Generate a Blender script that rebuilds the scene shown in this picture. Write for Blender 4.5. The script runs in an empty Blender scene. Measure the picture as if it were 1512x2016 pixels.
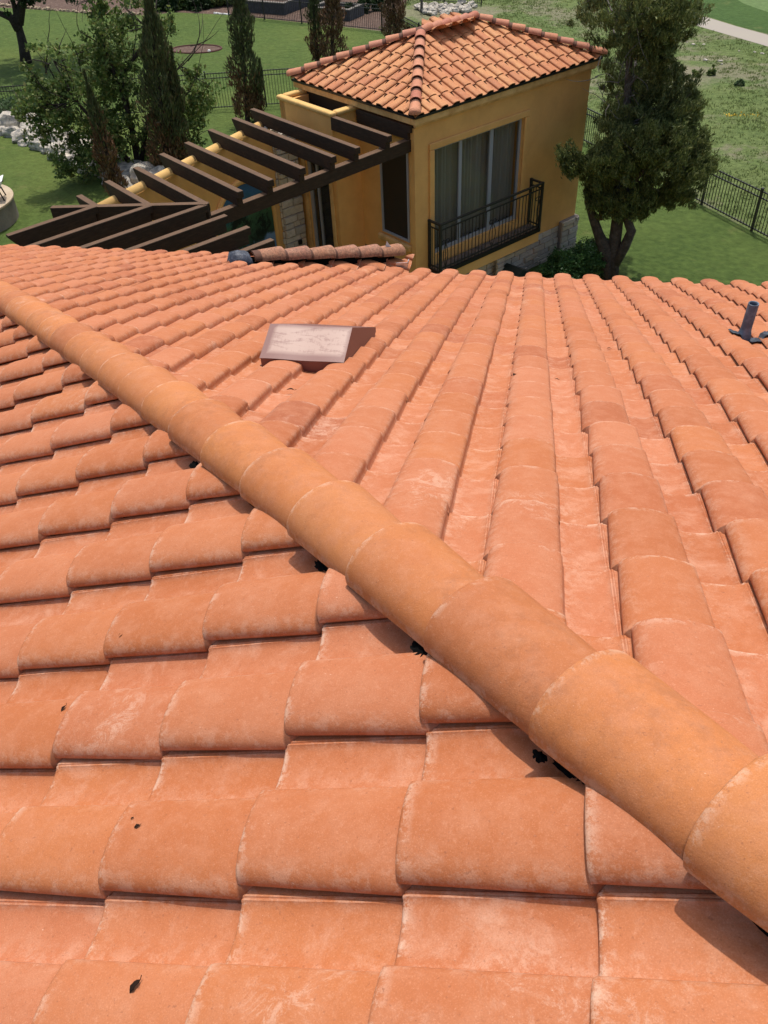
import bpy, bmesh, math, random
import numpy as np
from mathutils import Vector, Matrix
rng = np.random.default_rng(7); random.seed(7)
S = bpy.context.scene; C = S.collection
GZ = 10.2                       # height of the lens above the lawn
R_ = math.radians

# ---------------------------------------------------------------- camera, sky, sun
FPX, PITCH, ROLL, YAW = 1604.849, 0.738362, -0.055961, 0.206756
_F = np.array([-math.sin(YAW), math.cos(YAW), 0]); _R = np.array([math.cos(YAW), math.sin(YAW), 0]); _U = np.array([0, 0, 1.])
FW = _F*math.cos(PITCH) - _U*math.sin(PITCH); _up = _F*math.sin(PITCH) + _U*math.cos(PITCH)
RT = _R*math.cos(ROLL) + _up*math.sin(ROLL); UP = -_R*math.sin(ROLL) + _up*math.cos(ROLL)
cam = bpy.data.cameras.new('camera'); co = bpy.data.objects.new('camera', cam); C.objects.link(co)
cam.sensor_fit = 'VERTICAL'; cam.sensor_height = 36; cam.lens = FPX/2016*36; cam.clip_end = 2000; cam.clip_start = .05
co.matrix_world = Matrix(((RT[0], UP[0], -FW[0], 0), (RT[1], UP[1], -FW[1], 0), (RT[2], UP[2], -FW[2], GZ), (0, 0, 0, 1)))
S.camera = co
SUN_AZ, SUN_EL = R_(4), R_(69)       # azimuth measured from +Y towards -X
sdir = Vector((-math.sin(SUN_AZ)*math.cos(SUN_EL), math.cos(SUN_AZ)*math.cos(SUN_EL), math.sin(SUN_EL)))
w = bpy.data.worlds.new('World'); S.world = w; w.use_nodes = True
nt = w.node_tree; sky = nt.nodes.new('ShaderNodeTexSky'); sky.sky_type = 'NISHITA'; sky.sun_disc = False
sky.sun_elevation = SUN_EL; sky.sun_rotation = -SUN_AZ; sky.air_density = 1.2; sky.dust_density = 4.0; sky.ozone_density = 1.0
bg = nt.nodes['Background']; bg.inputs[1].default_value = 0.15; nt.links.new(sky.outputs[0], bg.inputs[0])
sl = bpy.data.lights.new('sun', 'SUN'); sl.energy = 3.2; sl.angle = R_(0.8); sl.color = (1, .95, .87)
so = bpy.data.objects.new('sun', sl); C.objects.link(so); so.rotation_euler = sdir.to_track_quat('Z', 'Y').to_euler(); so.location = (0, 0, 40)
S.view_settings.view_transform = 'Standard'; S.view_settings.look = 'None'; S.view_settings.exposure = 0.0; S.view_settings.gamma = 1

def ray(x, y):
    d = FW*FPX + RT*(x-756) - UP*(y-1008); return d/np.linalg.norm(d)
def at(x, y, D):                # photograph pixel + horizontal distance -> point in the world (lens at the origin)
    d = ray(x, y); return d*(D/math.hypot(d[0], d[1]))
def hit(x, y, P, n):
    d = ray(x, y); return d*(np.dot(P, n)/np.dot(d, n))
def gnd(x, y, z=-GZ): return hit(x, y, np.array([0, 0, z]), np.array([0, 0, 1.]))

# ---------------------------------------------------------------- object helpers (world coordinates, lens at 0,0,0)
def tag(o, label=None, cat=None, group=None, kind=None):
    for k, v in (('label', label), ('category', cat), ('group', group), ('kind', kind)):
        if v: o[k] = v
    return o
def thing(name, loc, label, cat, group=None):
    o = bpy.data.objects.new(name, None); C.objects.link(o); o.location = (loc[0], loc[1], loc[2]+GZ)
    o.empty_display_size = .3
    o['wl'] = [float(loc[0]), float(loc[1]), float(loc[2])]
    return tag(o, label, cat, group)
class MB:
    def __init__(s): s.v = []; s.f = []; s.n = 0; s.att = {}
    def add(s, V, F, **att):
        V = np.asarray(V, float).reshape(-1, 3); s.v.append(V)
        for f in F: s.f.append([i+s.n for i in f])
        for k, a in att.items(): s.att.setdefault(k, []).append((s.n, np.asarray(a, float)))
        s.n += len(V); return s
    def box(s, P, X, Y, Z):     # P corner, X Y Z edge vectors
        P, X, Y, Z = map(np.asarray, (P, X, Y, Z))
        V = [P, P+X, P+X+Y, P+Y, P+Z, P+X+Z, P+X+Y+Z, P+Y+Z]
        if np.dot(np.cross(X, Y), Z) > 0: F = [(0,3,2,1),(4,5,6,7),(0,1,5,4),(1,2,6,5),(2,3,7,6),(3,0,4,7)]
        else: F = [(0,1,2,3),(4,7,6,5),(0,4,5,1),(1,5,6,2),(2,6,7,3),(3,7,4,0)]
        return s.add(V, F)
    def prism(s, poly, D):      # poly: list of 3-D points (convex or not), extruded by D
        n = len(poly); V = [np.asarray(p, float) for p in poly]; V = V+[p+np.asarray(D) for p in V]
        F = [tuple(range(n)), tuple(range(2*n-1, n-1, -1))]+[(i, i+n, (i+1) % n+n, (i+1) % n) for i in range(n)]
        return s.add(V, F)
    def tube(s, pts, r, n=6, cap=True):
        pts = [np.asarray(p, float) for p in pts]; m = len(pts)
        if np.isscalar(r): r = [r]*m
        V = []; t0 = None
        for i in range(m):
            t = pts[min(i+1, m-1)]-pts[max(i-1, 0)]; t = t/(np.linalg.norm(t)+1e-9)
            if t0 is None:
                a = np.array([0, 0, 1.]) if abs(t[2]) < .9 else np.array([1., 0, 0])
                e = np.cross(t, a); e /= np.linalg.norm(e)
            else:
                e = e-t*np.dot(e, t); e /= np.linalg.norm(e)
            t0 = t; g = np.cross(t, e)
            for k in range(n):
                th = 2*math.pi*k/n; V.append(pts[i]+r[i]*(math.cos(th)*e+math.sin(th)*g))
        F = []
        for i in range(m-1):
            for k in range(n): F.append((i*n+k, i*n+(k+1) % n, (i+1)*n+(k+1) % n, (i+1)*n+k))
        if cap: F += [tuple(range(n-1, -1, -1)), tuple(range((m-1)*n, m*n))]
        return s.add(V, F)
    def build(s, name, mat, parent=None, loc=None, smooth=False, tagd=None):
        V = np.concatenate(s.v) if s.v else np.zeros((0, 3))
        if parent is not None: o0 = np.array(parent['wl'])
        else: o0 = np.array(loc if loc is not None else (0, 0, 0), float)
        V = V-o0
        me = bpy.data.meshes.new(name); me.from_pydata(V.tolist(), [], s.f)
        for k, lst in s.att.items():
            arr = np.zeros(len(V))
            for st, a in lst: arr[st:st+len(a)] = a
            at_ = me.attributes.new(k, 'FLOAT', 'POINT'); at_.data.foreach_set('value', arr.astype(np.float32))
        if smooth: me.polygons.foreach_set('use_smooth', [True]*len(me.polygons))
        me.update(); me.materials.append(mat)
        o = bpy.data.objects.new(name, me); C.objects.link(o); o['wl'] = [float(x) for x in o0]
        if parent is not None: o.parent = parent
        else: o.location = (o0[0], o0[1], o0[2]+GZ)
        return o
def fastmesh(name, V, quads, mat, parent=None, loc=None, smooth=False):
    o0 = np.array(parent['wl']) if parent is not None else np.array(loc if loc is not None else (0, 0, 0), float)
    V = np.asarray(V, np.float32)-o0.astype(np.float32); Q = np.asarray(quads, np.int32); k = Q.shape[1]
    me = bpy.data.meshes.new(name); me.vertices.add(len(V)); me.vertices.foreach_set('co', V.ravel())
    me.loops.add(Q.size); me.loops.foreach_set('vertex_index', Q.ravel())
    me.polygons.add(len(Q)); me.polygons.foreach_set('loop_start', np.arange(0, Q.size, k, dtype=np.int32)); me.polygons.foreach_set('loop_total', np.full(len(Q), k, np.int32))
    if smooth: me.polygons.foreach_set('use_smooth', [True]*len(Q))
    me.update(calc_edges=True); me.validate(); me.materials.append(mat)
    o = bpy.data.objects.new(name, me); C.objects.link(o); o['wl'] = [float(x) for x in o0]
    if parent is not None: o.parent = parent
    else: o.location = (o0[0], o0[1], o0[2]+GZ)
    return o
def bevel(o, w_=.008, seg=2):
    m = o.modifiers.new('bevel', 'BEVEL'); m.width = w_; m.segments = seg; m.limit_method = 'ANGLE'; m.angle_limit = R_(35); return o

# ---------------------------------------------------------------- materials
def mat(name, base, rough=.8, noise=None, bump=None, metal=0, spec=.5, ramp=None, extra=None):
    m = bpy.data.materials.new(name); m.use_nodes = True; t = m.node_tree; b = t.nodes['Principled BSDF']
    b.inputs['Base Color'].default_value = (*base, 1); b.inputs['Roughness'].default_value = rough; b.inputs['Metallic'].default_value = metal
    b.inputs['Specular IOR Level'].default_value = spec
    tc = t.nodes.new('ShaderNodeTexCoord')
    if noise:                    # (scale, detail, second colour, contrast lo, hi)
        n = t.nodes.new('ShaderNodeTexNoise'); n.inputs['Scale'].default_value = noise[0]; n.inputs['Detail'].default_value = noise[1]; n.inputs['Roughness'].default_value = .65
        t.links.new(tc.outputs['Object'], n.inputs['Vector'])
        r = t.nodes.new('ShaderNodeMapRange'); r.inputs[1].default_value = noise[3]; r.inputs[2].default_value = noise[4]; t.links.new(n.outputs['Fac'], r.inputs[0])
        mx = t.nodes.new('ShaderNodeMix'); mx.data_type = 'RGBA'; mx.inputs['A'].default_value = (*base, 1); mx.inputs['B'].default_value = (*noise[2], 1)
        t.links.new(r.outputs[0], mx.inputs['Factor']); t.links.new(mx.outputs['Result'], b.inputs['Base Color'])
    if bump:                     # (scale, strength, distance)
        n2 = t.nodes.new('ShaderNodeTexNoise'); n2.inputs['Scale'].default_value = bump[0]; n2.inputs['Detail'].default_value = 6; t.links.new(tc.outputs['Object'], n2.inputs['Vector'])
        bp = t.nodes.new('ShaderNodeBump'); bp.inputs['Strength'].default_value = bump[1]; bp.inputs['Distance'].default_value = bump[2]
        t.links.new(n2.outputs['Fac'], bp.inputs['Height']); t.links.new(bp.outputs['Normal'], b.inputs['Normal'])
    return m
class G:                         # tiny node-graph helper
    def __init__(s, m): s.m = m; s.t = m.node_tree; s.b = s.t.nodes['Principled BSDF']; s.tc = s.t.nodes.new('ShaderNodeTexCoord')
    def val(s, x, sock):
        if isinstance(x, bpy.types.NodeSocket): s.t.links.new(x, sock)
        elif isinstance(x, (tuple, list)): sock.default_value = (*x, 1) if len(x) == 3 and len(sock.default_value) == 4 else x
        else: sock.default_value = x
    def noise(s, sc, det=4, rough=.6, vec=None, dist=0):
        n = s.t.nodes.new('ShaderNodeTexNoise'); n.inputs['Scale'].default_value = sc; n.inputs['Detail'].default_value = det; n.inputs['Roughness'].default_value = rough; n.inputs['Distortion'].default_value = dist
        s.t.links.new(vec or s.tc.outputs['Object'], n.inputs['Vector']); return n.outputs['Fac']
    def rng(s, x, a, b, c=0., d=1.):
        n = s.t.nodes.new('ShaderNodeMapRange'); s.val(x, n.inputs[0])
        for i, v in enumerate((a, b, c, d)): n.inputs[i+1].default_value = v
        return n.outputs[0]
    def mix(s, f, a, b, mode='MIX'):
        n = s.t.nodes.new('ShaderNodeMix'); n.data_type = 'RGBA'; n.blend_type = mode; s.val(f, n.inputs['Factor']); s.val(a, n.inputs['A']); s.val(b, n.inputs['B']); return n.outputs['Result']
    def math(s, op, a, b=0.):
        n = s.t.nodes.new('ShaderNodeMath'); n.operation = op; n.use_clamp = op in ('MULTIPLY_ADD',); s.val(a, n.inputs[0]); s.val(b, n.inputs[1]); return n.outputs[0]
    def attr(s, name):
        n = s.t.nodes.new('ShaderNodeAttribute'); n.attribute_name = name; return n.outputs['Fac']
    def ramp(s, x, stops, interp='LINEAR'):
        n = s.t.nodes.new('ShaderNodeValToRGB'); s.val(x, n.inputs[0]); e = n.color_ramp.elements; n.color_ramp.interpolation = interp
        while len(e) < len(stops): e.new(.5)
        for k, (p, c) in enumerate(stops): e[k].position = p; e[k].color = (*c, 1)
        return n.outputs['Color']
    def bump(s, h, st, dist, prev=None):
        n = s.t.nodes.new('ShaderNodeBump'); n.inputs['Strength'].default_value = st; n.inputs['Distance'].default_value = dist; s.val(h, n.inputs['Height'])
        if prev: s.t.links.new(prev, n.inputs['Normal'])
        return n.outputs['Normal']
    def scaled(s, v):
        n = s.t.nodes.new('ShaderNodeMapping'); n.inputs['Scale'].default_value = v; s.t.links.new(s.tc.outputs['Object'], n.inputs['Vector']); return n.outputs[0]
def newmat(name, rough=.8, spec=.4):
    m = bpy.data.materials.new(name); m.use_nodes = True; g = G(m); g.b.inputs['Roughness'].default_value = rough; g.b.inputs['Specular IOR Level'].default_value = spec; return m, g

def tile_mat(name, stops, pale, pale_amt, wear, dirt=0., mott=.35, fine=240):
    m, g = newmat(name, .72, .35)
    base = g.ramp(g.attr('tid'), stops)
    big = g.noise(5.5, 5, .65)
    base = g.mix(g.math('MULTIPLY', g.rng(big, .42, .64), mott), base, (.42, .125, .045))
    mid = g.noise(16, 6, .7)
    base = g.mix(g.math('MULTIPLY', g.rng(mid, .45, .75), .55), base, (.53, .225, .12))
    smear = g.noise(9, 7, .72, dist=.5)
    pf = g.math('MULTIPLY', g.rng(smear, .50, .74), g.math('ADD', g.math('MULTIPLY', g.attr('pan'), .75), .25))
    base = g.mix(g.math('MULTIPLY', pf, pale_amt), base, pale)
    ew = g.math('MULTIPLY', g.attr('edge'), g.rng(g.noise(26, 7, .8), .48, .56))
    base = g.mix(g.math('MULTIPLY', ew, wear), base, (.80, .62, .48))
    wp_ = g.math('MULTIPLY', g.rng(g.noise(2.1, 4, .6), .58, .68), g.rng(g.noise(17, 9, .85, dist=.8), .50, .58))
    base = g.mix(g.math('MULTIPLY', wp_, .55*wear), base, (.74, .53, .40))
    sc = g.noise(60, 3, .8, vec=g.scaled((1, 1.7, 1.2)))
    base = g.mix(g.math('MULTIPLY', g.rng(sc, .70, .76), .55), base, (.80, .58, .44))
    spk = g.noise(fine*.6, 2, .5)
    base = g.mix(g.math('MULTIPLY', g.rng(spk, .66, .74), .45), base, (.22, .07, .035))
    gr_ = g.noise(fine*1.6, 3, .7); base = g.mix(g.rng(gr_, .35, .50, .32, 0), base, (.33, .12, .055)); base = g.mix(g.rng(gr_, .56, .70, 0, .35), base, (.68, .36, .22))
    med = g.noise(75, 5, .75); base = g.mix(g.rng(med, .56, .72, 0, .30), base, (.64, .33, .20)); base = g.mix(g.rng(med, .30, .42, .25, 0), base, (.36, .13, .055))
    if dirt:
        d = g.rng(g.noise(34, 8, .85), .43, .55) if dirt > .5 else g.math('MULTIPLY', g.rng(g.noise(22, 8, .8), .48, .62), g.rng(g.noise(3, 3), .40, .55))
        base = g.mix(g.math('MULTIPLY', d, dirt), base, (.075, .045, .03))
    base = g.mix(g.rng(g.attr('seam'), .12, 1.0, 0, .88), base, (.075, .028, .016))  # joint dirt and the shade of the gaps, both painted into the tile colour
    g.t.links.new(base, g.b.inputs['Base Color'])
    nrm = g.bump(g.noise(fine, 5, .7), .28, .003); nrm = g.bump(g.noise(38, 4, .6), .22, .006, nrm)
    g.t.links.new(nrm, g.b.inputs['Normal'])
    return m
M = {}
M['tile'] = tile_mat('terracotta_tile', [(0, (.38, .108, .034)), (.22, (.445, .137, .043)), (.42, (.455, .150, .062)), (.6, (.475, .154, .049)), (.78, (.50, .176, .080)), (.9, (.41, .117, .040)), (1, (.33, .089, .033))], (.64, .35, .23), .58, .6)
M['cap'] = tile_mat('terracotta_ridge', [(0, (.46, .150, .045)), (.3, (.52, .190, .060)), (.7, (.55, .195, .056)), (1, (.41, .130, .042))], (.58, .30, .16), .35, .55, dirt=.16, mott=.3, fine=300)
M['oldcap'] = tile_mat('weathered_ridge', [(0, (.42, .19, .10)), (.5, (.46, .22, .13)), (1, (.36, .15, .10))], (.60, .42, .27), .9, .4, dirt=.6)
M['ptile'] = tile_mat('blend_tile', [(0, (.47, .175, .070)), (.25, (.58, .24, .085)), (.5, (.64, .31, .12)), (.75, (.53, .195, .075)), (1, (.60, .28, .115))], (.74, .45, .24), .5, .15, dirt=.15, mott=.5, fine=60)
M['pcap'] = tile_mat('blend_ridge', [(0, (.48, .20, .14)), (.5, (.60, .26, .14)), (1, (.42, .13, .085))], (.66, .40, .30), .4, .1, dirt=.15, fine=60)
M['membrane'] = mat('black_membrane', (.006, .006, .006), .95, spec=.05, bump=(60, .6, .01))
M['stucco'] = mat('ochre_stucco', (.82, .465, .150), .92, noise=(1.3, 9, (.70, .375, .120), .38, .66), bump=(38, .6, .010))
M['cornice'] = mat('skylit_ochre_stucco', (.76, .48, .19), .9, noise=(3, 6, (.50, .265, .08), .4, .7), bump=(70, .3, .004))  # ochre lightened so the colour carries the sky light on the cornice
M['coping'] = mat('yellow_stucco', (.70, .44, .15), .9, noise=(4, 6, (.62, .37, .12), .4, .7), bump=(70, .3, .004))
M['darkmetal'] = mat('dark_metal', (.02, .018, .016), .45, metal=.3)
M['iron'] = mat('black_iron', (.018, .017, .016), .5, noise=(20, 4, (.035, .03, .026), .4, .7))
M['alu'] = mat('window_frame', (.33, .35, .39), .45)
M['screen'] = mat('bronze_screen', (.022, .016, .010), .5)
M['interior'] = mat('dark_room', (.02, .02, .022), .9)
M['lead'] = mat('lead_flashing', (.03, .038, .058), .55, noise=(30, 5, (.13, .15, .19), .5, .75), metal=.2, bump=(30, .8, .01))
M['leadpipe'] = mat('lead_pipe', (.075, .10, .14), .5, noise=(18, 5, (.17, .21, .27), .45, .7), metal=.15, bump=(40, .4, .004))
M['galv'] = mat('galvanised', (.45, .47, .5), .35, noise=(15, 4, (.62, .64, .66), .4, .7), metal=.8)
M['white'] = mat('white_paint', (.8, .8, .78), .6)
def wood():
    m, g = newmat('dark_stained_wood', .75, .3)
    n = g.noise(6, 6, .65, vec=g.scaled((1, 1, 6)))
    c = g.ramp(n, [(.3, (.026, .015, .009)), (.55, (.045, .026, .015)), (.8, (.08, .048, .028))])
    # upward faces mixed to a lighter brown
    geo = g.t.nodes.new('ShaderNodeNewGeometry'); sp = g.t.nodes.new('ShaderNodeSeparateXYZ'); g.t.links.new(geo.outputs['Normal'], sp.inputs[0])
    top = g.math('MULTIPLY', g.rng(sp.outputs['Z'], .8, .95), g.rng(g.noise(9, 6, .7), .25, .6, .55, 1))
    c = g.mix(top, c, (.135, .074, .038)); g.t.links.new(c, g.b.inputs['Base Color'])
    g.t.links.new(g.bump(g.noise(70, 5, .7), .5, .006), g.b.inputs['Normal']); return m
M['wood'] = wood()
def hoodmat():
    m, g = newmat('primer_brushed_metal', .5, .5)
    n = g.noise(7, 5, .7, vec=g.scaled((1, 3.2, 1)), dist=1.2); n2 = g.noise(40, 4, .7, vec=g.scaled((3, .5, 1)))
    f = g.math('MULTIPLY', g.rng(g.math('ADD', g.math('MULTIPLY', n, .75), g.math('MULTIPLY', n2, .25)), .34, .50), g.attr('paint'))
    c = g.mix(f, (.20, .085, .070), (.43, .285, .23)); g.t.links.new(c, g.b.inputs['Base Color']); return m
M['hood'] = hoodmat()
def stone():
    m, g = newmat('limestone_veneer', .9, .3)
    isl = g.t.nodes.new('ShaderNodeNewGeometry')
    c = g.ramp(isl.outputs['Random Per Island'], [(0, (.52, .46, .38)), (.3, (.64, .57, .47)), (.55, (.46, .42, .37)), (.8, (.66, .56, .38)), (1, (.55, .48, .42))])
    c = g.mix(g.rng(g.noise(9, 6, .7), .45, .8), c, (.38, .33, .27)); g.t.links.new(c, g.b.inputs['Base Color'])
    g.t.links.new(g.bump(g.noise(25, 6, .7), .8, .02), g.b.inputs['Normal']); return m
M['stone'] = stone()
M['mortar'] = mat('mortar', (.25, .22, .19), .95, bump=(40, .5, .01))
def boulder():
    m, g = newmat('limestone_boulder', .95, .2)
    c = g.ramp(g.noise(3.5, 8, .7), [(.25, (.15, .14, .13)), (.40, (.33, .31, .28)), (.52, (.62, .56, .46)), (.8, (.76, .69, .58))]); g.t.links.new(c, g.b.inputs['Base Color'])
    g.t.links.new(g.bump(g.noise(9, 8, .75), 1, .08), g.b.inputs['Normal']); return m
M['boulder'] = boulder()
def leafmat(name, cols, trans=.25, rough=.6):
    m, g = newmat(name, rough, .3); geo = g.t.nodes.new('ShaderNodeNewGeometry')
    k = len(cols); c = g.ramp(geo.outputs['Random Per Island'], [(i/(k-1), cc) for i, cc in enumerate(cols)])
    big = g.noise(1.1, 3); c = g.mix(g.rng(big, .35, .7, 0, .45), c, tuple(x*.55 for x in cols[0])); g.t.links.new(c, g.b.inputs['Base Color'])
    tr = g.t.nodes.new('ShaderNodeBsdfTranslucent'); g.t.links.new(c, tr.inputs[0]); mx = g.t.nodes.new('ShaderNodeMixShader'); mx.inputs[0].default_value = trans
    out = g.t.nodes['Material Output']; g.t.links.new(g.b.outputs[0], mx.inputs[1]); g.t.links.new(tr.outputs[0], mx.inputs[2]); g.t.links.new(mx.outputs[0], out.inputs[0]); return m
M['cedar'] = leafmat('cedar_foliage', [(.06, .085, .026), (.12, .155, .044), (.19, .225, .066), (.27, .28, .10)], .25)
M['cyp'] = leafmat('cypress_foliage', [(.055, .075, .030), (.09, .12, .045), (.14, .165, .065), (.12, .085, .045)], .12)
M['cypdead'] = leafmat('cypress_dead_foliage', [(.09, .045, .022), (.19, .095, .045), (.27, .155, .08), (.08, .08, .035)], .1)
M['leaf'] = leafmat('broad_leaf', [(.06, .11, .028), (.12, .19, .045), (.20, .28, .07), (.26, .24, .08)], .3)
M['leafdark'] = leafmat('broad_leaf_dark', [(.018, .040, .012), (.035, .070, .020), (.055, .095, .028)], .25)
M['hedge'] = leafmat('hedge_leaf', [(.04, .10, .028), (.09, .20, .055), (.15, .29, .09)], .25, .45)
M['sage'] = leafmat('sage_leaf', [(.06, .12, .04), (.10, .17, .06), (.14, .20, .11)], .25)
M['grasst'] = leafmat('meadow_grass', [(.16, .225, .07), (.19, .24, .082), (.22, .245, .10), (.17, .225, .074)], .5)
M['bark'] = mat('bark', (.055, .043, .035), .95, noise=(8, 6, (.11, .09, .075), .4, .65), bump=(18, 1, .04))
M['barkdark'] = mat('dark_bark', (.030, .022, .017), .95, noise=(8, 6, (.06, .045, .035), .4, .65), bump=(18, 1, .04))
M['twig'] = mat('grey_twig', (.10, .088, .075), .9)
def grassmat(name, a, b_, c3=None, sc=.35, fine=14, patch=.0, pcol=(.2, .17, .12)):
    m, g = newmat(name, .95, .15)
    c = g.mix(g.rng(g.noise(sc, 5, .6), .38, .64), a, b_)
    if c3: c = g.mix(g.rng(g.noise(sc*.45, 3, .5), .50, .68), c, c3)
    c = g.mix(g.rng(g.noise(fine, 6, .75), .35, .7, 0, .75), c, tuple(x*.42 for x in a))
    c = g.mix(g.rng(g.noise(4.5, 5, .7), .42, .68, 0, .5), c, tuple(x*1.45 for x in b_)); c = g.mix(g.rng(g.noise(.8, 6, .7), .60, .72, 0, .45), c, (.21, .20, .075))
    if patch: c = g.mix(g.math('MULTIPLY', g.rng(g.noise(.22, 7, .72), .52, .60), patch), c, pcol)
    g.t.links.new(c, g.b.inputs['Base Color'])
    nn = g.bump(g.noise(fine*2, 5, .8), .9, .06); nn = g.bump(g.noise(1.2, 3), .5, .3, nn); g.t.links.new(nn, g.b.inputs['Normal']); return m
M['lawn'] = grassmat('mown_lawn', (.078, .130, .030), (.108, .160, .038), (.145, .190, .044), .3, 18)
def meadow():
    m = grassmat('rough_meadow', (.115, .165, .050), (.145, .185, .062), (.10, .16, .048), .5, 7, .6, (.25, .21, .155)); g = G(m)
    old = m.node_tree.nodes['Principled BSDF'].inputs['Base Color'].links[0].from_socket
    sp = g.t.nodes.new('ShaderNodeSeparateXYZ'); g.t.links.new(g.tc.outputs['Object'], sp.inputs[0]); nz = g.math('MULTIPLY', g.math('SUBTRACT', g.noise(1.1, 8, .8), .5), 4.5); tot = None
    for cx, cy, rx, ry in ((5.2, 39.7, 1.5, 2.2), (7.0, 42.6, 1.4, .5), (-6, 52.3, 3.2, 1.9), (10.2, 41.6, 1.3, .35)):
        a = g.math('POWER', g.math('ABSOLUTE', g.math('DIVIDE', g.math('SUBTRACT', sp.outputs['X'], cx), rx)), 2.0); b = g.math('POWER', g.math('ABSOLUTE', g.math('DIVIDE', g.math('SUBTRACT', sp.outputs['Y'], cy), ry)), 2.0)
        d = g.rng(g.math('ADD', g.math('ADD', a, b), nz), 1.3, .7); tot = d if tot is None else g.math('MAXIMUM', tot, d)
    col = g.mix(g.rng(g.noise(5, 8, .75), .38, .62), (.20, .17, .115), (.30, .27, .19)); g.t.links.new(g.mix(g.math('MULTIPLY', tot, .6), old, col), g.b.inputs['Base Color']); return m
M['meadow'] = meadow()
M['rough'] = grassmat('golf_rough', (.060, .115, .030), (.075, .135, .035), None, .1, 9)
M['fairway'] = grassmat('golf_fairway', (.14, .215, .080), (.155, .23, .085), None, .1, 9)
M['path'] = mat('cart_path', (.34, .305, .25), .95, noise=(.8, 6, (.33, .29, .25), .42, .66), bump=(20, .3, .01))
M['mulch'] = mat('mulch', (.085, .045, .030), .95, noise=(7, 7, (.17, .11, .08), .4, .65), bump=(30, 1, .05))
M['edging'] = mat('edging_stone', (.42, .33, .22), .95, noise=(4, 5, (.30, .22, .15), .4, .65), bump=(20, .7, .03))
M['rubble'] = mat('bare_dirt', (.22, .175, .135), .95, noise=(2.5, 8, (.34, .30, .25), .42, .62), bump=(12, 1, .1))
M['block'] = mat('dark_block', (.055, .058, .065), .95, noise=(6, 6, (.10, .10, .105), .4, .7), bump=(15, .8, .03))
M['plaster'] = mat('tan_plaster', (.50, .40, .28), .9, noise=(2.5, 6, (.40, .31, .21), .4, .7), bump=(30, .4, .01))
M['platside'] = mat('grey_plaster', (.26, .23, .19), .95, noise=(3, 6, (.19, .165, .135), .4, .65), bump=(25, .8, .02))
M['curtain'] = mat('sheer_curtain', (.56, .55, .53), .9)
M['deadleaf'] = mat('dry_leaf', (.022, .012, .008), .95, spec=.1)
def glass():
    m, g = newmat('window_glass', .03, .5); t = g.t
    tr = t.nodes.new('ShaderNodeBsdfTransparent'); tr.inputs[0].default_value = (.76, .76, .74, 1)
    gl = t.nodes.new('ShaderNodeBsdfGlossy'); gl.inputs['Roughness'].default_value = .02
    fr = t.nodes.new('ShaderNodeFresnel'); fr.inputs[0].default_value = 1.5; mx = t.nodes.new('ShaderNodeMixShader')
    ge = t.nodes.new('ShaderNodeNewGeometry'); ml = t.nodes.new('ShaderNodeMath'); ml.operation = 'SUBTRACT'; ml.use_clamp = True; t.links.new(fr.outputs[0], ml.inputs[0]); t.links.new(ge.outputs['Backfacing'], ml.inputs[1]); t.links.new(ml.outputs[0], mx.inputs[0]); t.links.new(tr.outputs[0], mx.inputs[1]); t.links.new(gl.outputs[0], mx.inputs[2]); t.links.new(mx.outputs[0], t.nodes['Material Output'].inputs[0]); return m
M['glass'] = glass()
def mural():
    m, g = newmat('painted_landscape', .7, .3)
    sp = g.t.nodes.new('ShaderNodeSeparateXYZ'); g.t.links.new(g.tc.outputs['Object'], sp.inputs[0])
    n = g.noise(2.3, 6, .65); z = g.math('ADD', sp.outputs['Z'], g.math('MULTIPLY', g.math('SUBTRACT', n, .5), .7))
    c = g.ramp(g.rng(z, 1.3, 3.7), [(0, (.10, .20, .36)), (.22, (.16, .27, .42)), (.27, (.020, .050, .030)), (.50, (.05, .12, .05)), (.60, (.02, .10, .12)), (.72, (.05, .15, .27)), (1, (.05, .12, .34))])
    tree = g.rng(g.noise(1.5, 8, .75), .50, .56); band = g.math('MULTIPLY', g.rng(sp.outputs['Z'], 1.7, 2.0), g.rng(sp.outputs['Z'], 3.1, 2.8))
    c = g.mix(g.math('MULTIPLY', tree, band), c, (.008, .016, .008)); g.t.links.new(c, g.b.inputs['Base Color']); return m
M['mural'] = mural()

# ---------------------------------------------------------------- roof tiles
SL = 0.368852; TS = math.tan(SL); CS = math.cos(SL); SN = math.sin(SL); TW = .305; TL_ = .314313
HA, HB = 1.28376, .87263; HIPC = (HA-HB)/TS
PROF = np.array([(.007, .0138), (.000, .0175), (-.003, .0255), (-.001, .034), (.006, .0435), (.018, .0515), (.038, .0575), (.062, .0605), (.086, .0615), (.110, .0600), (.132, .0562), (.150, .0512), (.163, .0468), (.1705, .0425), (.1745, .035), (.1757, .024), (.1768, .013), (.181, .006), (.200, .002), (.235, 0), (.256, .001), (.272, .004), (.284, .0072), (.2870, .0108), (.2900, .0110), (.2920, .0088), (.2940, .0112), (.297, .0112), (.299, .0088), (.3150, .010)])
EDG = np.array([.1, .2, .35, .4, .3, .2, 0, 0, 0, 0, 0, 0, .1, .3, .3, .1, .2, .4, .2, .05, 0, 0, .2, .4, .5, .3, .4, .3, .2, 0])
PANV = np.clip((PROF[:, 0]-.18)/.02, 0, 1)
TH = .0215
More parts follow.
